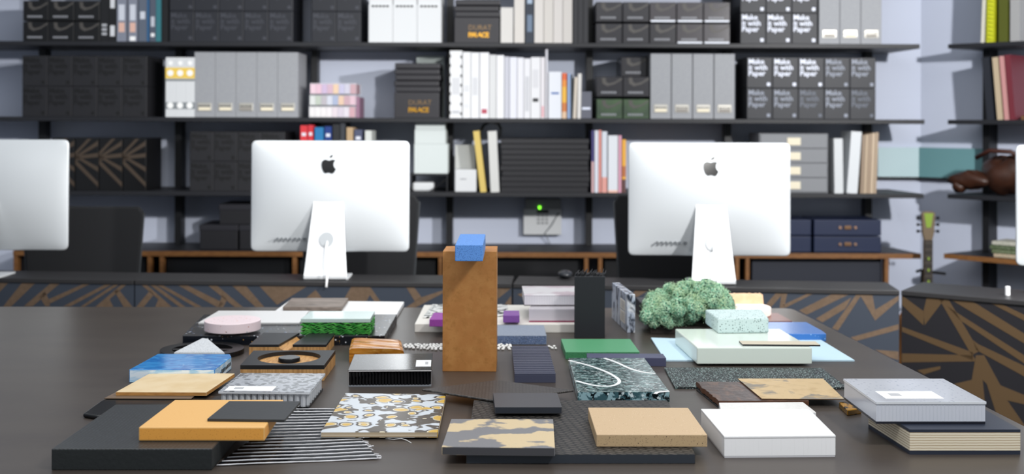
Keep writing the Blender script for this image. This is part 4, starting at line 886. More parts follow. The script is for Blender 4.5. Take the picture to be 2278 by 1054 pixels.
# 16 patterned board
ply = M('pale_ply_edge', 'd6c6ac', .6, wave=(55, 'Z', 'b39e80', .55)); 
def pattern_mat():      # cream-ringed yellow blobs inside brown halos on white, with brown smears
    m = bpy.data.materials.new('blob_pattern'); m.use_nodes = True; nt = m.node_tree; N = nt.nodes; L = nt.links; b = N['Principled BSDF']; b.inputs['Roughness'].default_value = .25
    tc = N.new('ShaderNodeTexCoord')
    def math_(op, a, b_=None):
        x = N.new('ShaderNodeMath'); x.operation = op
        for k, q in enumerate((a, b_)):
            if q is None: continue
            if isinstance(q, (int, float)): x.inputs[k].default_value = q
            else: L.new(q, x.inputs[k])
        return x.outputs[0]
    mp = N.new('ShaderNodeMapping'); mp.inputs['Scale'].default_value = (1, 1, 0); L.new(tc.outputs['Object'], mp.inputs['Vector'])
    n = N.new('ShaderNodeTexNoise'); n.inputs['Scale'].default_value = 22; n.inputs['Detail'].default_value = 1; L.new(mp.outputs[0], n.inputs['Vector'])
    off = N.new('ShaderNodeVectorMath'); off.operation = 'SCALE'; off.inputs['Scale'].default_value = .028; L.new(n.outputs['Color'], off.inputs[0])
    ad = N.new('ShaderNodeVectorMath'); ad.operation = 'ADD'; L.new(mp.outputs[0], ad.inputs[0]); L.new(off.outputs[0], ad.inputs[1])
    v = N.new('ShaderNodeTexVoronoi'); v.voronoi_dimensions = '2D'; v.inputs['Scale'].default_value = 22; L.new(ad.outputs[0], v.inputs['Vector'])
    sp = N.new('ShaderNodeSeparateColor'); L.new(v.outputs['Color'], sp.inputs[0])
    size = math_('MULTIPLY_ADD', sp.outputs[0], .46); size.node.inputs[2].default_value = .0
    e = math_('SUBTRACT', v.outputs['Distance'], size)
    r = N.new('ShaderNodeValToRGB'); mr = N.new('ShaderNodeMapRange'); mr.inputs[1].default_value = -.3; mr.inputs[2].default_value = .5; L.new(e, mr.inputs[0]); L.new(mr.outputs[0], r.inputs[0])
    st = [(0, 'cfa645'), (.24, 'd4ae4e'), (.26, '8a682f'), (.28, 'd8caa8'), (.365, 'd8ceb6'), (.385, '443a30'), (.47, '4c4236'), (.51, 'b4bac4'), (.6, 'ccd2d8'), (1, 'ccd2d8')]
    cr = r.color_ramp; cr.elements[0].color = lin(st[0][1]); cr.elements[1].color = lin(st[-1][1])
    for p_, c_ in st[1:-1]: e_ = cr.elements.new(p_); e_.color = lin(c_)
    n2 = N.new('ShaderNodeTexNoise'); n2.inputs['Scale'].default_value = 26; n2.inputs['Detail'].default_value = 1.5; L.new(ad.outputs[0], n2.inputs['Vector'])
    m2 = N.new('ShaderNodeMapRange'); m2.inputs[1].default_value = .535; m2.inputs[2].default_value = .57; L.new(n2.outputs[0], m2.inputs[0])
    g = math_('GREATER_THAN', e, .0); fac = math_('MULTIPLY', m2.outputs[0], g)
    x = N.new('ShaderNodeMix'); x.data_type = 'RGBA'; L.new(fac, x.inputs[0]); L.new(r.outputs[0], x.inputs[6]); x.inputs[7].default_value = lin('4c4236')
    L.new(x.outputs[2], b.inputs['Base Color']); return m
_, z16, _ = sample('patterned_board', 'white board with yellow and brown blob pattern at the front', (713, 960), (974, 960), (768, 873.5), (992, 877), 974, T+.0035, [pattern_mat(), ply], .0015)
q = MB().tube([onz(858, 975, T+.001), onz(875, 977, T+.002), onz(893, 975, T+.004), onz(905, 979, T+.002), onz(915, 985, T+.001)], .0008, 5).build('thread', white); tag(q, 'loose white thread on the table in front of the patterned board', 'thread')
# 17 black honeycomb
honeycomb('honeycomb_panel', 'black honeycomb block with light rims and a white label', (774, 823), (961, 822), (788, 788), (963, 785.5), 861, T, .008, .003, .005, (M('black_mottled_sheet', '15161a', .15, specks=[(280, .35, '6a6e78', .4)]), cellb, M('grey_plate', '80848a', .3), M('light_rim', 'd6d3d2', .3)), (.80, .985, .18, .56), True, inset_k=.985)
# 18 orange resin block
P, zt = quadfrom((777, 775), (899, 777), (783, 752.5), (893, 754), 806, T); c = sum(P, Vector())/4; c.z = T; c = Vector(c)
prof = [(0, 0), (1, 0), (1, .75), (.985, .9), (.93, .99), (.8, 1.02), (.5, 1.0), (.2, 1.02), (.05, 1.0), (0, .9)]
m = MB(); rows_ = 8; vs = []; n = len(prof)
for j in range(rows_+1):
    for s_, h in prof:
        q = lerpq(P, s_, j/rows_); vs.append((q.x, q.y, T+(zt-T)*h*(1+.03*math.sin(j*1.7+s_*4)*(h > 0))))
m.add(vs, [list(range(n)), [rows_*n+i for i in range(n)][::-1]]+[[j*n+i, (j+1)*n+i, (j+1)*n+(i+1) % n, j*n+(i+1) % n] for j in range(rows_) for i in range(n)])
o = m.build('resin_block', M('amber_resin', 'c9842e', .2, var=[(14, '8a4a14', .45, .65, (1, 5, 5), 1.5), (20, 'ecb560', .55, .75, (1, 5, 5), 1)]), loc=c, off=c, smooth=False); tag(o, 'glossy orange-brown layered block behind the black honeycomb', 'material sample')
# 19 pebbles
pm = M('white_pebble', 'ecebe8', .4); m = MB(); blob(m, (0, 0, 0), (.0048, .0044, .0032), 5, wob=.05); peb = m.build('pebble', pm, smooth=True); rnd = random.Random(11); spots = []
tag(peb, 'white pebble in the row behind the amber block', 'pebble', 'row of white pebbles')
def tryp(px0, px1, py0, py1, n, cut=None):
    k = 0; tries = 0
    while k < n and tries < 4000:
        tries += 1; px, py = rnd.uniform(px0, px1), rnd.uniform(py0, py1)
        if cut and not cut(px, py): continue
        q = onz(px, py, T)
        if all((q-s_).length > .0092 for s_ in spots): spots.append(q); k += 1
tryp(900, 983, 768, 780, 60, lambda x, y: y < 773+(x-900)*.09+2); tryp(1109, 1136, 768, 779, 20); tryp(1221, 1239, 772, 778, 5)
for i, q in enumerate(spots):
    o = peb if i == 0 else dup(peb); o.location = (q.x, q.y, T+.0033); o.rotation_euler = (0, 0, rnd.uniform(0, 6)); s_ = rnd.uniform(.85, 1.12); o.scale = (s_, s_, 1)
    if q.x > 0.15 and i >= len(spots)-5: o['label'] = 'stray white pebble right of the ribbed bar'; o['group'] = 'stray pebbles'
# 20 amber tall block + 21 blue slab
amb = M('amber_fibreboard', 'b0763c', .55, var=[(28, 'ba8246', .42, .66), (70, 'a67036', .5, .72)], bump=(200, .1))
_, z20, _ = sample('fibreboard_block', 'tall amber-brown block standing at the centre', (985, 558.4), (1105, 559), (993, 547), (1107, 547), 826, T, amb, .0012)
zt = z20+.040; Pb = [onz(1013.3, 544, zt), onz(1075.5, 544, zt)]; dpt = .26
b0, b1 = Pb; b0.y = b1.y = 2.815; b0.x = (1013.3-CX)/F*2.815; b1.x = (1075.4-CX)/F*2.815
c = Vector(((b0.x+b1.x)/2, 2.93, z20)); m = MB().prism([(b0.x, 2.815), (b1.x, 2.815), (b1.x, 3.085), (b0.x, 3.085)], z20+EPS, zt)
o = m.build('sponge_slab', M('blue_speckled_foam', '5a8fd6', .5, specks=[(420, .33, '1f4f9a', .6), (60, .1, 'a8e8e8', .3)], bump=(350, .4)), loc=c, off=c, bevel=.002); tag(o, 'small blue speckled slab lying on top of the tall amber block', 'material sample')
# 22.. white slab behind with tiles
_, z22, _ = sample('solid_surface_slab', 'off-white slab behind the tall amber block', (922.6, 720), (1300, 721), (943.6, 678), (1292, 678), 739, T, M('cream_slab', 'e8e4dc', .35), .0015)
bw = M('black_white_marble', 'e6e6e4', .2, var=[(22, '38393a', .52, .56, (1, 1, 1), 2)])
_, z23, _ = sample('marble_tile', 'black and white veined tile on the off-white slab, mostly behind the amber block', (941, 704), (1131, 700), (962, 676.5), (1128, 676.5), 0, z22+EPS, bw, .0008, zt=z22+.006)
vi = M('purple_speckled', '94429c', .45, specks=[(300, .28, '7a2a84', .5)])
sample('purple_slab', 'purple speckled slab left of the amber block', (955, 710), (1040, 710), (965, 695), (1042, 695), 726.5, z23+EPS, vi)
_, _, _ = sample('purple_block', 'small purple block right of the amber block', (1119, 701), (1156, 701), (1120.5, 690.5), (1155, 690.5), 717.5, z22+EPS if False else z23+EPS, M('purple_block_face', '80509a', .4, specks=[(300, .28, '7a2a94', .5)]))
# 25 blue grey speckled block
_, z25, _ = sample('foam_block', 'blue-grey speckled foam block right of the amber block', (1088, 746), (1216, 746), (1092, 722.6), (1210, 722.6), 766.5, T, [M('grey_speckled_foam', '8a93a2', .6, specks=[(420, .33, '5d6675', .6)]), M('navy_speckled_foam', '64779a', .6, specks=[(330, .4, '1d2536', .5), (300, .3, 'b8c4d8', .3)])])
# 26 ribbed bar
P, zt = quadfrom((1144.6, 830.4), (1236, 830.4), (1138.5, 768), (1218.6, 768), 851, T); c = sum(P, Vector())/4; c.z = T
m = MB(); NR2 = 17
m.prism([(q.x, q.y) for q in P], T, zt-.004)
for k in range(NR2):
    t0, t1 = k/NR2, (k+.62)/NR2; q = [lerpq(P, 0, t0), lerpq(P, 1, t0), lerpq(P, 1, t1), lerpq(P, 0, t1)]; m.prism([(v.x, v.y) for v in q], zt-.004, zt)
o = m.build('ribbed_bar', M('dark_slate_blue', '44475a', .4), loc=c, off=c, bevel=.0005); tag(o, 'dark slate-blue bar with cross ribs right of the amber block', 'material sample')
# 27 acrylic boxes
acr = M('clear_acrylic_wall', 'f2eef4', .08, alpha=.55); fro = M('frosted_white_panel', 'f2f0f4', .2, alpha=.9, wave=(60, 'X', 'd8d6dc', .5))
P, zt = quadfrom((1177, 686), (1300, 686), (1182, 676), (1296, 676), 716, z22+EPS); c = sum(P, Vector())/4; c.z = z22
r_ = thing('acrylic_box', 'clear acrylic box with magenta base on the off-white slab', 'material sample', c)
zb_ = z22+EPS; MB().prism([(q.x, q.y) for q in P], zb_, zb_+.004).build('base', M('magenta_plate', 'b0426c', .3), r_, off=c)
m = MB()
for s0, s1 in ((0, .03), (.36, .39), (.68, .71), (.97, 1)):
    q = [lerpq(P, s0, 0), lerpq(P, s1, 0), lerpq(P, s1, .88), lerpq(P, s0, .88)]; MB().prism([(v.x, v.y) for v in q], zb_+.004, zt-.004).build('divider', M('pinkish_acrylic', 'e0c4d4', .1, alpha=.8), r_, off=c)
q = [lerpq(P, 0, .9), lerpq(P, 1, .9), P[2], P[3]]; MB().prism([(v.x, v.y) for v in q], zb_+.004, zt-.004).build('back', M('pale_acrylic', 'd5dde2', .15), r_, off=c)
MB().prism([(q.x, q.y) for q in P], zt-.004, zt).build('lid', acr, r_, off=c, bevel=.0008)
q = [lerpq(P, 0, -.05), lerpq(P, 1, -.05), lerpq(P, 1, -.01), lerpq(P, 0, -.01)]; MB().prism([(v.x, v.y) for v in q], zb_+.005, zt-.003).build('front_pane', M('hazy_acrylic', 'dcd8e0', .12, alpha=.6), r_, off=c)
P, zt2 = quadfrom((1166, 655), (1300, 655), (1161, 636), (1290, 636), 680, zt+EPS); c = sum(P, Vector())/4; c.z = zt
r_ = thing('acrylic_box', 'white ribbed translucent box stacked on the magenta-based acrylic box', 'material sample', c)
MB().prism([(q.x, q.y) for q in P], zt+EPS, zt+.003).build('base', M('dark_film', '3a3038', .3), r_, off=c)
MB().prism([(q.x, q.y) for q in inset(P, .99)], zt+.003, zt2-.004).build('ribbed_wall', fro, r_, off=c)
MB().prism([(q.x, q.y) for q in P], zt2-.004, zt2).build('lid', M('white_lid', 'efecef', .15, var=[(9, 'd8c8d0', .5, .6)]), r_, off=c, bevel=.0008)
# 28 tall black layered block
P, zt = quadfrom((1278, 615), (1346, 615), (1281, 606), (1344, 606), 752, T); c = sum(P, Vector())/4; c.z = T
r_ = thing('layered_block', 'tall black block with frayed layered top', 'material sample', c)
MB().prism([(q.x, q.y) for q in P], T, zt).build('block', M('black_layered', '222429', .5), r_, off=c, bevel=.001)
m = MB(); rnd = random.Random(3)
for k in range(26):
    s_ = k/26+rnd.uniform(0, .02); t_ = rnd.uniform(0, .3); a = lerpq(P, min(.97, s_), t_); b2 = lerpq(P, min(1, s_+rnd.uniform(.03, .07)), t_+.6); h = rnd.uniform(.004, .014)
    m.add([(a.x, a.y, zt-.001), (b2.x, b2.y, zt-.001), (b2.x+.004, b2.y, zt+h), (a.x+.004, a.y, zt+h*.8), (a.x+.0015, a.y, zt-.001), (b2.x+.0015, b2.y, zt-.001), (b2.x+.0055, b2.y, zt+h), (a.x+.0055, a.y, zt+h*.8)],
          [[0, 1, 2, 3], [7, 6, 5, 4], [0, 4, 5, 1], [1, 5, 6, 2], [2, 6, 7, 3], [3, 7, 4, 0]])
m.build('frayed_edges', M('black_fray', '2a2b2d', .3), r_, off=c)
# 29 upright marble
n0, n1 = onz(1394.6, 740, T), onz(1412.8, 740, T); f0 = onz(1361, 707.5, T); f1 = f0+(n1-n0)
c = (n0+n1+f0+f1)/4; zt = .848; r_ = thing('marble_slab', 'grey and white marbled slab standing upright on its edge', 'material sample', c)
MB().prism([(q.x, q.y) for q in (n0, n1, f1, f0)], T, zt).build('slab', M('grey_marbled', 'b9c2d2', .2, var=[(13, '2e3442', .47, .6, (1, 1, .45), 3), (22, 'e8eaf0', .55, .7, (1, 1, .5), 2)]), r_, off=c, bevel=.0015)
d_ = (f0-n0); nv_ = Vector((d_.y, -d_.x, 0)).normalized(); nv_ = nv_ if nv_.x < 0 else -nv_
for (z0, z1) in ((.752, .787), (.792, .822)):
    a = n0.lerp(f0, .12)+nv_*.0008; b2 = n0.lerp(f0, .42)+nv_*.0008
    lb = MB().add([(a.x, a.y, z0), (b2.x, b2.y, z0), (b2.x, b2.y, z1), (a.x, a.y, z1)]+[(p.x-nv_.x*.001, p.y-nv_.y*.001, z) for p, z in ((a, z0), (b2, z0), (b2, z1), (a, z1))], [[0, 1, 2, 3], [4, 5, 6, 7], [0, 1, 5, 4], [2, 3, 7, 6], [1, 2, 6, 5], [0, 3, 7, 4]]).build('paper_label', M('cream_label', 'd8d2c8', .6), r_, off=c)
    m = MB()
    for k in range(4):
        zz = z0+(z1-z0)*(.2+.18*k); p_, q_ = a.lerp(b2, .15)+nv_*.0004, a.lerp(b2, .8)+nv_*.0004; m.add([(p_.x, p_.y, zz), (q_.x, q_.y, zz), (q_.x, q_.y, zz+.0015), (p_.x, p_.y, zz+.0015)], [[0, 1, 2, 3]])
    m.build('printed_lines', M('grey_print', '8a8c92'), lb, off=c)
# 30, 31
_, z30, _ = sample('green_slab', 'bright green speckled slab behind the veined stone', (1258, 782), (1423, 782), (1248, 753.5), (1402, 753.5), 799, T, [M('green_face', '549a6e', .4, specks=[(500, .25, '45885e', .4)]), M('green_side', '3f8458', .5, specks=[(380, .33, '144f2a', .6)])])
_, z31, _ = sample('bar', 'thin dark indigo bar in front of the green slab', (1306, 795), (1482, 796), (1305, 785.5), (1475, 786.5), 814, T, M('indigo_bar', '4a4c66', .45), .0008)
# 35 herringbone mat, 33 diamond, 34 charcoal slab
her = M('herringbone_mat', '191817', .5, weave=(22, .6, '6a635c')); mats_ = M('slate_edge', '30363e', .5)
_, z35, _ = sample('woven_mat', 'wide dark woven mat at the front centre under several samples', (1037, 1010), (1547, 1010), (1054, 890), (1484, 890), 1031.5, T, [her, mats_], .001)
zz = z35+.0055
P = [onz(*q, zz) for q in ((1099, 890), (1277, 867), (1105, 844.6), (938, 865))]; c = sum(P, Vector())/4; c.z = z35
o = MB().prism([(q.x, q.y) for q in P], zz-.005, zz).build('textured_tile', M('dark_embossed', '343130', .4, weave=(45, .785, '65605b')), loc=c, off=c, bevel=.002); tag(o, 'thin dark diamond-turned tile in front of the amber block', 'material sample')
sample('charcoal_slab', 'small plain charcoal slab over the diamond tile and woven mat', (1101, 905), (1250, 905), (1096.5, 873.6), (1240, 873.6), 920, zz+EPS, [M('charcoal_face', '48474a', .45), M('charcoal_side', '2c3038', .5)], .001)
# 32 veined stone with white curves
ter = M('green_white_agglomerate', '2f4a4c', .2, var=[(55, '86a09f', .5, .56, (1, 2.4, 1), .6), (75, '101c1c', .53, .58, (1, 2.4, 1.3), .8), (95, 'dbe4e4', .60, .65, (1, 2.6, 1), .3)]); ters = M('green_white_agglomerate_side', '3c5c64', .2, var=[(45, '8fb0b8', .48, .54, (1, 1, 1), .6), (55, '101c20', .55, .59, (1.3, 1, 1), .6), (70, 'd0e0e4', .60, .65)])
P, z32 = quadfrom((1285, 871), (1490, 871), (1265, 796), (1434, 796), 894, T+.002); c = sum(P, Vector())/4; c.z = T
r_ = thing('agglomerate_slab', 'green-grey speckled stone slab with white curved lines', 'material sample', c)
MB().prism([(q.x, q.y) for q in P], z35 if False else T+.002, z32, 0, 1).build('slab', [ter, ters], r_, off=c, bevel=.0015)
def smoothp(pts, n=6):
    out = []; p = [pts[0]]+pts+[pts[-1]]
    for i in range(1, len(p)-2):
        for k in range(n):
            t = k/n; out.append(tuple(.5*((2*p[i][j])+(-p[i-1][j]+p[i+1][j])*t+(2*p[i-1][j]-5*p[i][j]+4*p[i+1][j]-p[i+2][j])*t*t+(-p[i-1][j]+3*p[i][j]-3*p[i+1][j]+p[i+2][j])*t**3) for j in range(2)))
    return out+[pts[-1]]
for pts in ([(152, 730), (290, 765), (420, 812), (490, 850), (520, 880), (500, 905), (440, 918), (330, 912), (200, 878)], [(410, 713), (500, 745), (600, 790), (690, 815), (785, 826)], [(782, 975), (800, 963), (850, 957), (885, 955)]):
    pw_ = [onz(1220+x/3.294, 580+y/3.294, z32) for x, y in smoothp(pts)]
    m = MB(); L_, R__ = [], []
    for i, q in enumerate(pw_):
        d_ = (pw_[min(i+1, len(pw_)-1)]-pw_[max(i-1, 0)]).normalized(); n_ = Vector((-d_.y, d_.x, 0))*.0042; L_.append(q+n_); R__.append(q-n_)
    k = len(L_); up = Vector((0, 0, .0005)); vs = [q+up for q in L_]+[q+up for q in R__]+[q-up for q in L_]+[q-up for q in R__]
    fs = [[i, i+1, k+i+1, k+i] for i in range(k-1)]+[[2*k+i, 3*k+i, 3*k+i+1, 2*k+i+1] for i in range(k-1)]+[[i, 2*k+i, 2*k+i+1, i+1] for i in range(k-1)]+[[k+i, k+i+1, 3*k+i+1, 3*k+i] for i in range(k-1)]
    m.add(vs, fs); m.build('white_inlay', M('white_inlay', 'eef0f0', .3), r_, off=c)
# 36 camo, 37 tan stone
camo = M('camouflage_cork', '77777a', .5, var=[(11, 'c8b490', .49, .53, (1, 1.3, 1), 0)])
sample('cork_board', 'grey board with beige cloud pattern at the front centre', (982.6, 993), (1234.5, 995.5), (1003.7, 931.5), (1230.6, 932), 1012, z35+EPS, [camo, M('grey_board_side', '46464a', .55)], .0012)
ts = M('tan_stone', 'c2a784', .5, specks=[(220, .2, 'dcc8a8', .4), (260, .22, '8a6a48', .15)]); tss = M('tan_stone_side', 'bda27c', .55, specks=[(420, .3, '6a5644', .4), (200, .22, '2c2420', .12)])
sample('stone_slab', 'tan speckled stone slab on the woven mat', (1327, 966), (1573.6, 966.5), (1308, 906), (1531, 906.5), 994, z35+EPS, [ts, tss])
# 38 moss with base
_, z38, _ = sample('dark_wood_slab', 'dark wooden base under the green moss', (1447, 727), (1640, 727), (1450, 690), (1625, 690), 743, T, M('dark_brown_wood', '2a211c', .6))
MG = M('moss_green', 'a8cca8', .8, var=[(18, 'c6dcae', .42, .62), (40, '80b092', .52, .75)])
m = MB(); rnd = random.Random(21); cl = []
mc = onz(1530, 715, z38)
sil = [(1426, 30), (1450, 62), (1475, 78), (1505, 93), (1540, 98), (1575, 97), (1600, 85), (1628, 50), (1640, 20)]   # px -> height above y=733
def htop(px):
    for (a, ha), (b2, hb) in zip(sil, sil[1:]):
        if a <= px <= b2: return ha+(hb-ha)*(px-a)/(b2-a)
    return 10
for k in range(230):
    px = rnd.uniform(1438, 1632); D_ = rnd.uniform(3.55, 3.86); hmx = htop(px)/F*D_*(1-.3*abs(D_-3.72)/.16)*.92; zz = z38+rnd.uniform(.0, 1)**.6*max(.012, hmx-.012)
    x = (px-CX)/F*D_; cl.append((x, D_, zz))
    blob(m, (x, D_, max(zz, z38+.014)), (rnd.uniform(.013, .022),)*3, 6, wob=.2, seed=k)
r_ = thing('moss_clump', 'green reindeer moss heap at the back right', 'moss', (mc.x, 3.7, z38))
m.build('moss_core', M('moss_core_green', '70aa8a', .9, bump=(300, 1), var=[(170, 'b4d2b2', .46, .54), (150, '2c4a3a', .54, .6)]), r_, off=(mc.x, 3.7, z38))  # core green mottled with paler and darker tones
m = MB()
for k in range(26000):
    x, y, z = cl[rnd.randrange(len(cl))]; z = max(z, z38+.014)
    d_ = Vector((rnd.gauss(0, 1), rnd.gauss(-.5, 1), rnd.gauss(.35, 1))).normalized(); rr = rnd.uniform(.012, .024); p_ = Vector((x, y, z))+d_*rr
    if p_.z < z38+.0005: continue
    e_ = Vector((rnd.gauss(0, 1), rnd.gauss(0, 1), rnd.gauss(0, 1))).normalized(); q_ = (e_-d_*e_.dot(d_)).normalized(); w_ = rnd.uniform(.0005, .0011); l_ = rnd.uniform(.003, .008)
    a = p_-q_*l_*.5; b2 = p_+q_*l_*.5+d_*.001; mid = p_+d_*.0022; s1 = d_.cross(q_)*w_
    m.add([a-s1, a+s1, mid+s1, mid-s1, b2+s1, b2-s1], [[0, 1, 2, 3], [3, 2, 4, 5]])
tag(m.build('moss_sprigs', MG, r_, off=(mc.x, 3.7, z38)), kind='stuff')
# 39 black box behind
_, _, _ = sample('black_block', 'black block behind the moss, right of the upright marble', (1424, 672), (1475, 672), (1414, 661), (1468, 661), 704, T, M('black_matte_block', '202026', .5))
# 40 peach rough block
a, b2 = onz(1585, 698, T), onz(1699, 698, T); c = (a+b2)/2; m = MB(); n = 24; topz = .796; rnd = random.Random(8)
outl = [(a.x, T), (b2.x+.002, T)]+[(b2.x-(b2.x-a.x)*i/n-.004*(i == 0), topz+rnd.uniform(-.0016, .0012)) for i in range(n+1)]
o = m.xz(outl, a.y, a.y+.035).build('clay_tile', M('peach_clay', 'd0ab88', .7, var=[(30, 'd8bc9c', .4, .7)]), loc=c, off=c); tag(o, 'peach-coloured slab standing behind the moss', 'material sample')
# 42 brown slab, 41 disc
_, z42, _ = sample('resin_tile', 'thin red-brown tile under the pale disc', (1570, 714), (1763, 714), (1575, 696), (1730, 696), 0, T+.0002, M('red_brown_resin', '6a3a30', .3, bump=(60, .3)), .001, zt=T+.008)
d0 = onz(1663, 709, z42); rr = 64/F*(d0.y+.08)
o = MB().cyl(d0.x, d0.y+rr, z42+EPS, z42+.026, rr, 64).build('pale_disc', M('pale_peach_disc', 'f0dcd2', .5), loc=(d0.x, d0.y+rr, z42), off=(d0.x, d0.y+rr, z42), bevel=.003); tag(o, 'round pale peach disc behind the porous white block', 'material sample')
# 43 blue sparkle
bs = M('blue_sparkle', '5f88cc', .25, specks=[(180, .18, 'a8c8f0', .3)]); bss = M('blue_sparkle_side', '3f7cc8', .25, specks=[(140, .22, 'b8e0f8', .5)])
P, zt = quadfrom((1655, 742), (1838, 742), (1650, 716), (1805, 716), 759, T); c = sum(P, Vector())/4; c.z = T
cx1 = P[2].lerp(P[3], .07)
o = MB().prism([(q.x, q.y) for q in (P[0], P[1], P[1].lerp(P[2], .25), cx1, P[3])], T, zt, 0, 1).build('sparkling_slab', [bs, bss], loc=c, off=c, bevel=.0015); tag(o, 'blue sparkling slab behind the pale blue felt', 'material sample')
# 44 pale blue felt sheet
P = [onz(*q, T+.004) for q in ((1480, 801), (1901, 801), (1824, 754.5), (1450, 754))]; c = sum(P, Vector())/4; c.z = T
m = MB(); nu, nv = 20, 8; vs = []
for j in range(nv+1):
    for i in range(nu+1):
        q = lerpq(P, i/nu, j/nv); lift = .004*max(0, (j/nv-.6))*max(0, .25-i/nu)*10; vs.append((q.x-lift*.6, q.y, T+.0045+lift))
vs += [(x, y, z-.004) for x, y, z in vs]; k = (nu+1)*(nv+1)
fs = [[j*(nu+1)+i, j*(nu+1)+i+1, (j+1)*(nu+1)+i+1, (j+1)*(nu+1)+i] for j in range(nv) for i in range(nu)]
ring = list(range(nu+1))+[j*(nu+1)+nu for j in range(1, nv+1)]+[nv*(nu+1)+i for i in range(nu-1, -1, -1)]+[j*(nu+1) for j in range(nv-1, 0, -1)]
fs += [[k+a for a in f[::-1]] for f in fs]+[[ring[i], k+ring[i], k+ring[(i+1) % len(ring)], ring[(i+1) % len(ring)]] for i in range(len(ring))]
o = m.add(vs, fs).build('felt_sheet', M('pale_blue_felt', 'c2dcea', .8, bump=(300, .3)), loc=c, off=c); tag(o, 'thin pale blue felt sheet under the milky glass slab', 'material sample')
# 45 milky glass slab
mg = M('milky_green_glass', 'dfe8df', .12, sss=.3, bump=(8, .05)); mgs = M('milky_green_glass_side', 'e4eee4', .15, sss=.3)
P, z45 = quadfrom((1550.5, 773), (1807, 773), (1502, 731), (1735.5, 731), 810, T+.0055); c = sum(P, Vector())/4; c.z = T+.0055
zb_ = T+.0055; m = MB(); fr_ = P[1]; low = fr_.lerp(P[0], .03)
m.prism([(q.x, q.y) for q in P], zb_, z45, 0, 1)
o = m.build('glass_slab', [mg, mgs], loc=c, off=c, bevel=.003); tag(o, 'thick milky pale-green glass slab on the blue felt sheet', 'material sample')
# 46 porous block
P, z46 = quadfrom((1597, 708), (1710, 707), (1569, 688), (1694, 687), 741.5, z45+EPS); c = sum(P, Vector())/4; c.z = z45
m = MB(); m.prism([(q.x, q.y) for q in P], z45+EPS, z46)
o = m.build('porous_block', M('porous_white_foam', 'd2e6e4', .6, specks=[(190, .36, '56706e', .40), (150, .3, '9cb6b4', .4)], bump=(260, 1)), loc=c, off=c, bevel=.004); tag(o, 'porous white-green foam block on the milky glass slab', 'material sample')
# 47 stick
a, b2 = onz(1652, 765, z45+.005), onz(1825, 766.5, z45+.005); c = (a+b2)/2; c.z = z45
o = MB().prism([(a.x, a.y), (b2.x, b2.y), (b2.x, b2.y+.05), (a.x, a.y+.05)], z45+EPS, z45+.0045, 0, 1).build('thin_strip', [M('cream_strip', 'cdc3ae', .6), M('dark_strip_edge', '2b2c2e', .4)], loc=c, off=c); tag(o, 'thin strip with dark edge lying on the milky glass slab', 'material sample')
# 48 speckled rubber mat
rub = M('speckled_rubber', '24292a', .5, specks=[(230, .42, '8fa8a4', .4), (300, .38, 'c8d4d2', .25), (210, .4, '40504e', .5)], bump=(200, .8))
_, z48, _ = sample('rubber_mat', 'dark rubber mat with pale green flecks, before the milky glass slab', (1501, 860), (1885, 861), (1478, 817), (1828, 818), 865, T, rub, .0006)
# 49 brown slab, 50 leaf veneer
br = M('brown_bark', '3a231a', .35, var=[(16, '60402c', .5, .7, (3, 1, 1), 1)], bump=(50, .5)); brs = M('brown_bark_edge', '5c3a26', .6, bump=(120, 1))
sample('backing_sheet', 'thin black sheet under the dark brown slab', (1600, 906), (1790, 906), (1549, 866), (1750, 866), 0, T, M('black_sheet', '101012', .4), .0005, zt=T+.003)
P, z49 = quadfrom((1598, 891), (1800, 891), (1548, 848.5), (1725, 848.5), 904, T+.0034); z49 = T+.016
P = [onz(*q, z49) for q in ((1598, 891), (1800, 891), (1728, 848.5), (1548, 848.5))]; c = sum(P, Vector())/4; c.z = T
rnd = random.Random(6); lefte = [P[3].lerp(P[0], i/14)+Vector((rnd.uniform(-.004, .003), 0, 0)) for i in range(1, 14)]
o = MB().prism([(q.x, q.y) for q in [P[3]]+lefte+[P[0], P[1], P[2]]], T+.0034, z49, 0, 1).build('bark_slab', [br, brs], loc=c, off=c, bevel=.001); tag(o, 'dark brown rough-edged slab partly under the golden veneer', 'material sample')
_, z50, _ = sample('leaf_veneer', 'golden veneer sheet with grey leaf marks on the dark brown slab', (1694.7, 886), (1878, 887), (1641, 841.6), (1831, 841.6), 0, z49+EPS, [M('golden_leaf_veneer', 'c4aa80', .5, var=[(7, '857d70', .53, .57, (1, 1, 1), 1.0), (30, 'b59a70', .5, .7)]), M('brown_veneer_edge', '4a3424', .5)], .0004, zt=z49+.003)
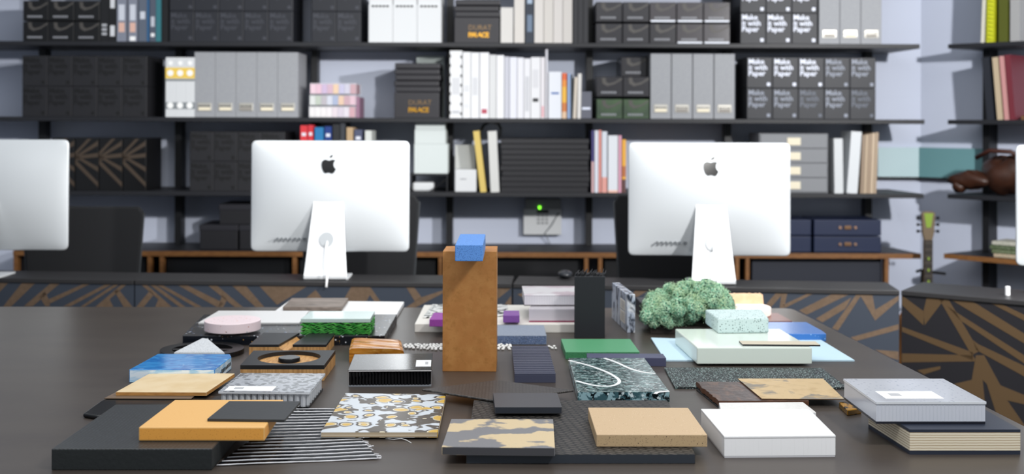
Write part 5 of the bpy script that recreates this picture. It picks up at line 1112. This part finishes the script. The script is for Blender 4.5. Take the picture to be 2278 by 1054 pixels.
# 51 gold nugget block
P = [onz(*q, T+.012) for q in ((1885, 913), (1917, 908), (1897, 892), (1866, 895))]; c = sum(P, Vector())/4; c.z = T
o = MB().prism([(q.x, q.y) for q in P], T, T+.013, 0, 1).build('gold_chip', [M('gold_flake', 'c08a2a', .25, .5, var=[(60, '2a1c0c', .5, .55)]), M('dark_amber_side', '6e5430', .3)], loc=c, off=c, bevel=.002); tag(o, 'small gold-flecked chip beside the clear slab on plywood', 'material sample')
# 52 white translucent slabs
wt = M('textured_white', 'dedcd8', .3, bump=(70, 1)); 
sample('textured_slab', 'translucent white textured slab behind the bright white honeycomb', (1604, 915), (1816, 916.5), (1599, 895), (1787, 894), 933, T, [wt, M('textured_white_side', 'e6e8ea', .25)], .0015)
wtop = M('milky_sheet', 'f0f0f0', .15); 
honeycomb('honeycomb_panel', 'bright white honeycomb slab at the front right', (1611, 970), (1859.5, 968), (1559, 909), (1800, 909), 1019, T, .009, .003, .005, (wtop, cellw, M('grey_white_plate', 'd0d0d4', .3), M('milky_edge', 'e8e8ea', .2)), inset_k=.99, fat=1.16, solid=1.004)
# 54 plywood block
P, z54 = quadfrom((2024, 955), (2270, 955), (1932, 900), (2172, 900), 1011, T); c = sum(P, Vector())/4; c.z = T
r_ = thing('plywood_block', 'layered pale plywood block with black faces at the right front', 'material sample', c); q = [(v.x, v.y) for v in P]
lam = M('black_laminate_face', '2a303e', .4); MB().prism(q, T, T+.008).build('bottom_face', lam, r_, off=c); MB().prism(q, T+.008, z54-.006).build('ply_layers', M('birch_ply', 'e6dcc6', .6, wave=(62, 'Z', 'b09a78', .74, .8)), r_, off=c); MB().prism(q, z54-.006, z54).build('top_face', lam, r_, off=c)
# 53 clear slab on top
_, _, _ = honeycomb('honeycomb_panel', 'clear white honeycomb slab with paper label on the plywood block', (1948, 893), (2195, 893), (1875.5, 841.6), (2099, 841.6), 943, z54+EPS, .0075, .003, .006, (M('cloudy_sheet', 'cdd0d8', .08, alpha=.7, specks=[(110, .3, 'aeb2bc', .4)]), M('cloudy_cell_wall', 'd6dae4', .15, alpha=.85), M('dark_base_plate', '1c1e28', .3), M('frosted_edge', 'dfe2e6')), (.13, .66, .12, .42), inset_k=.985, fat=1.14, solid=.997)
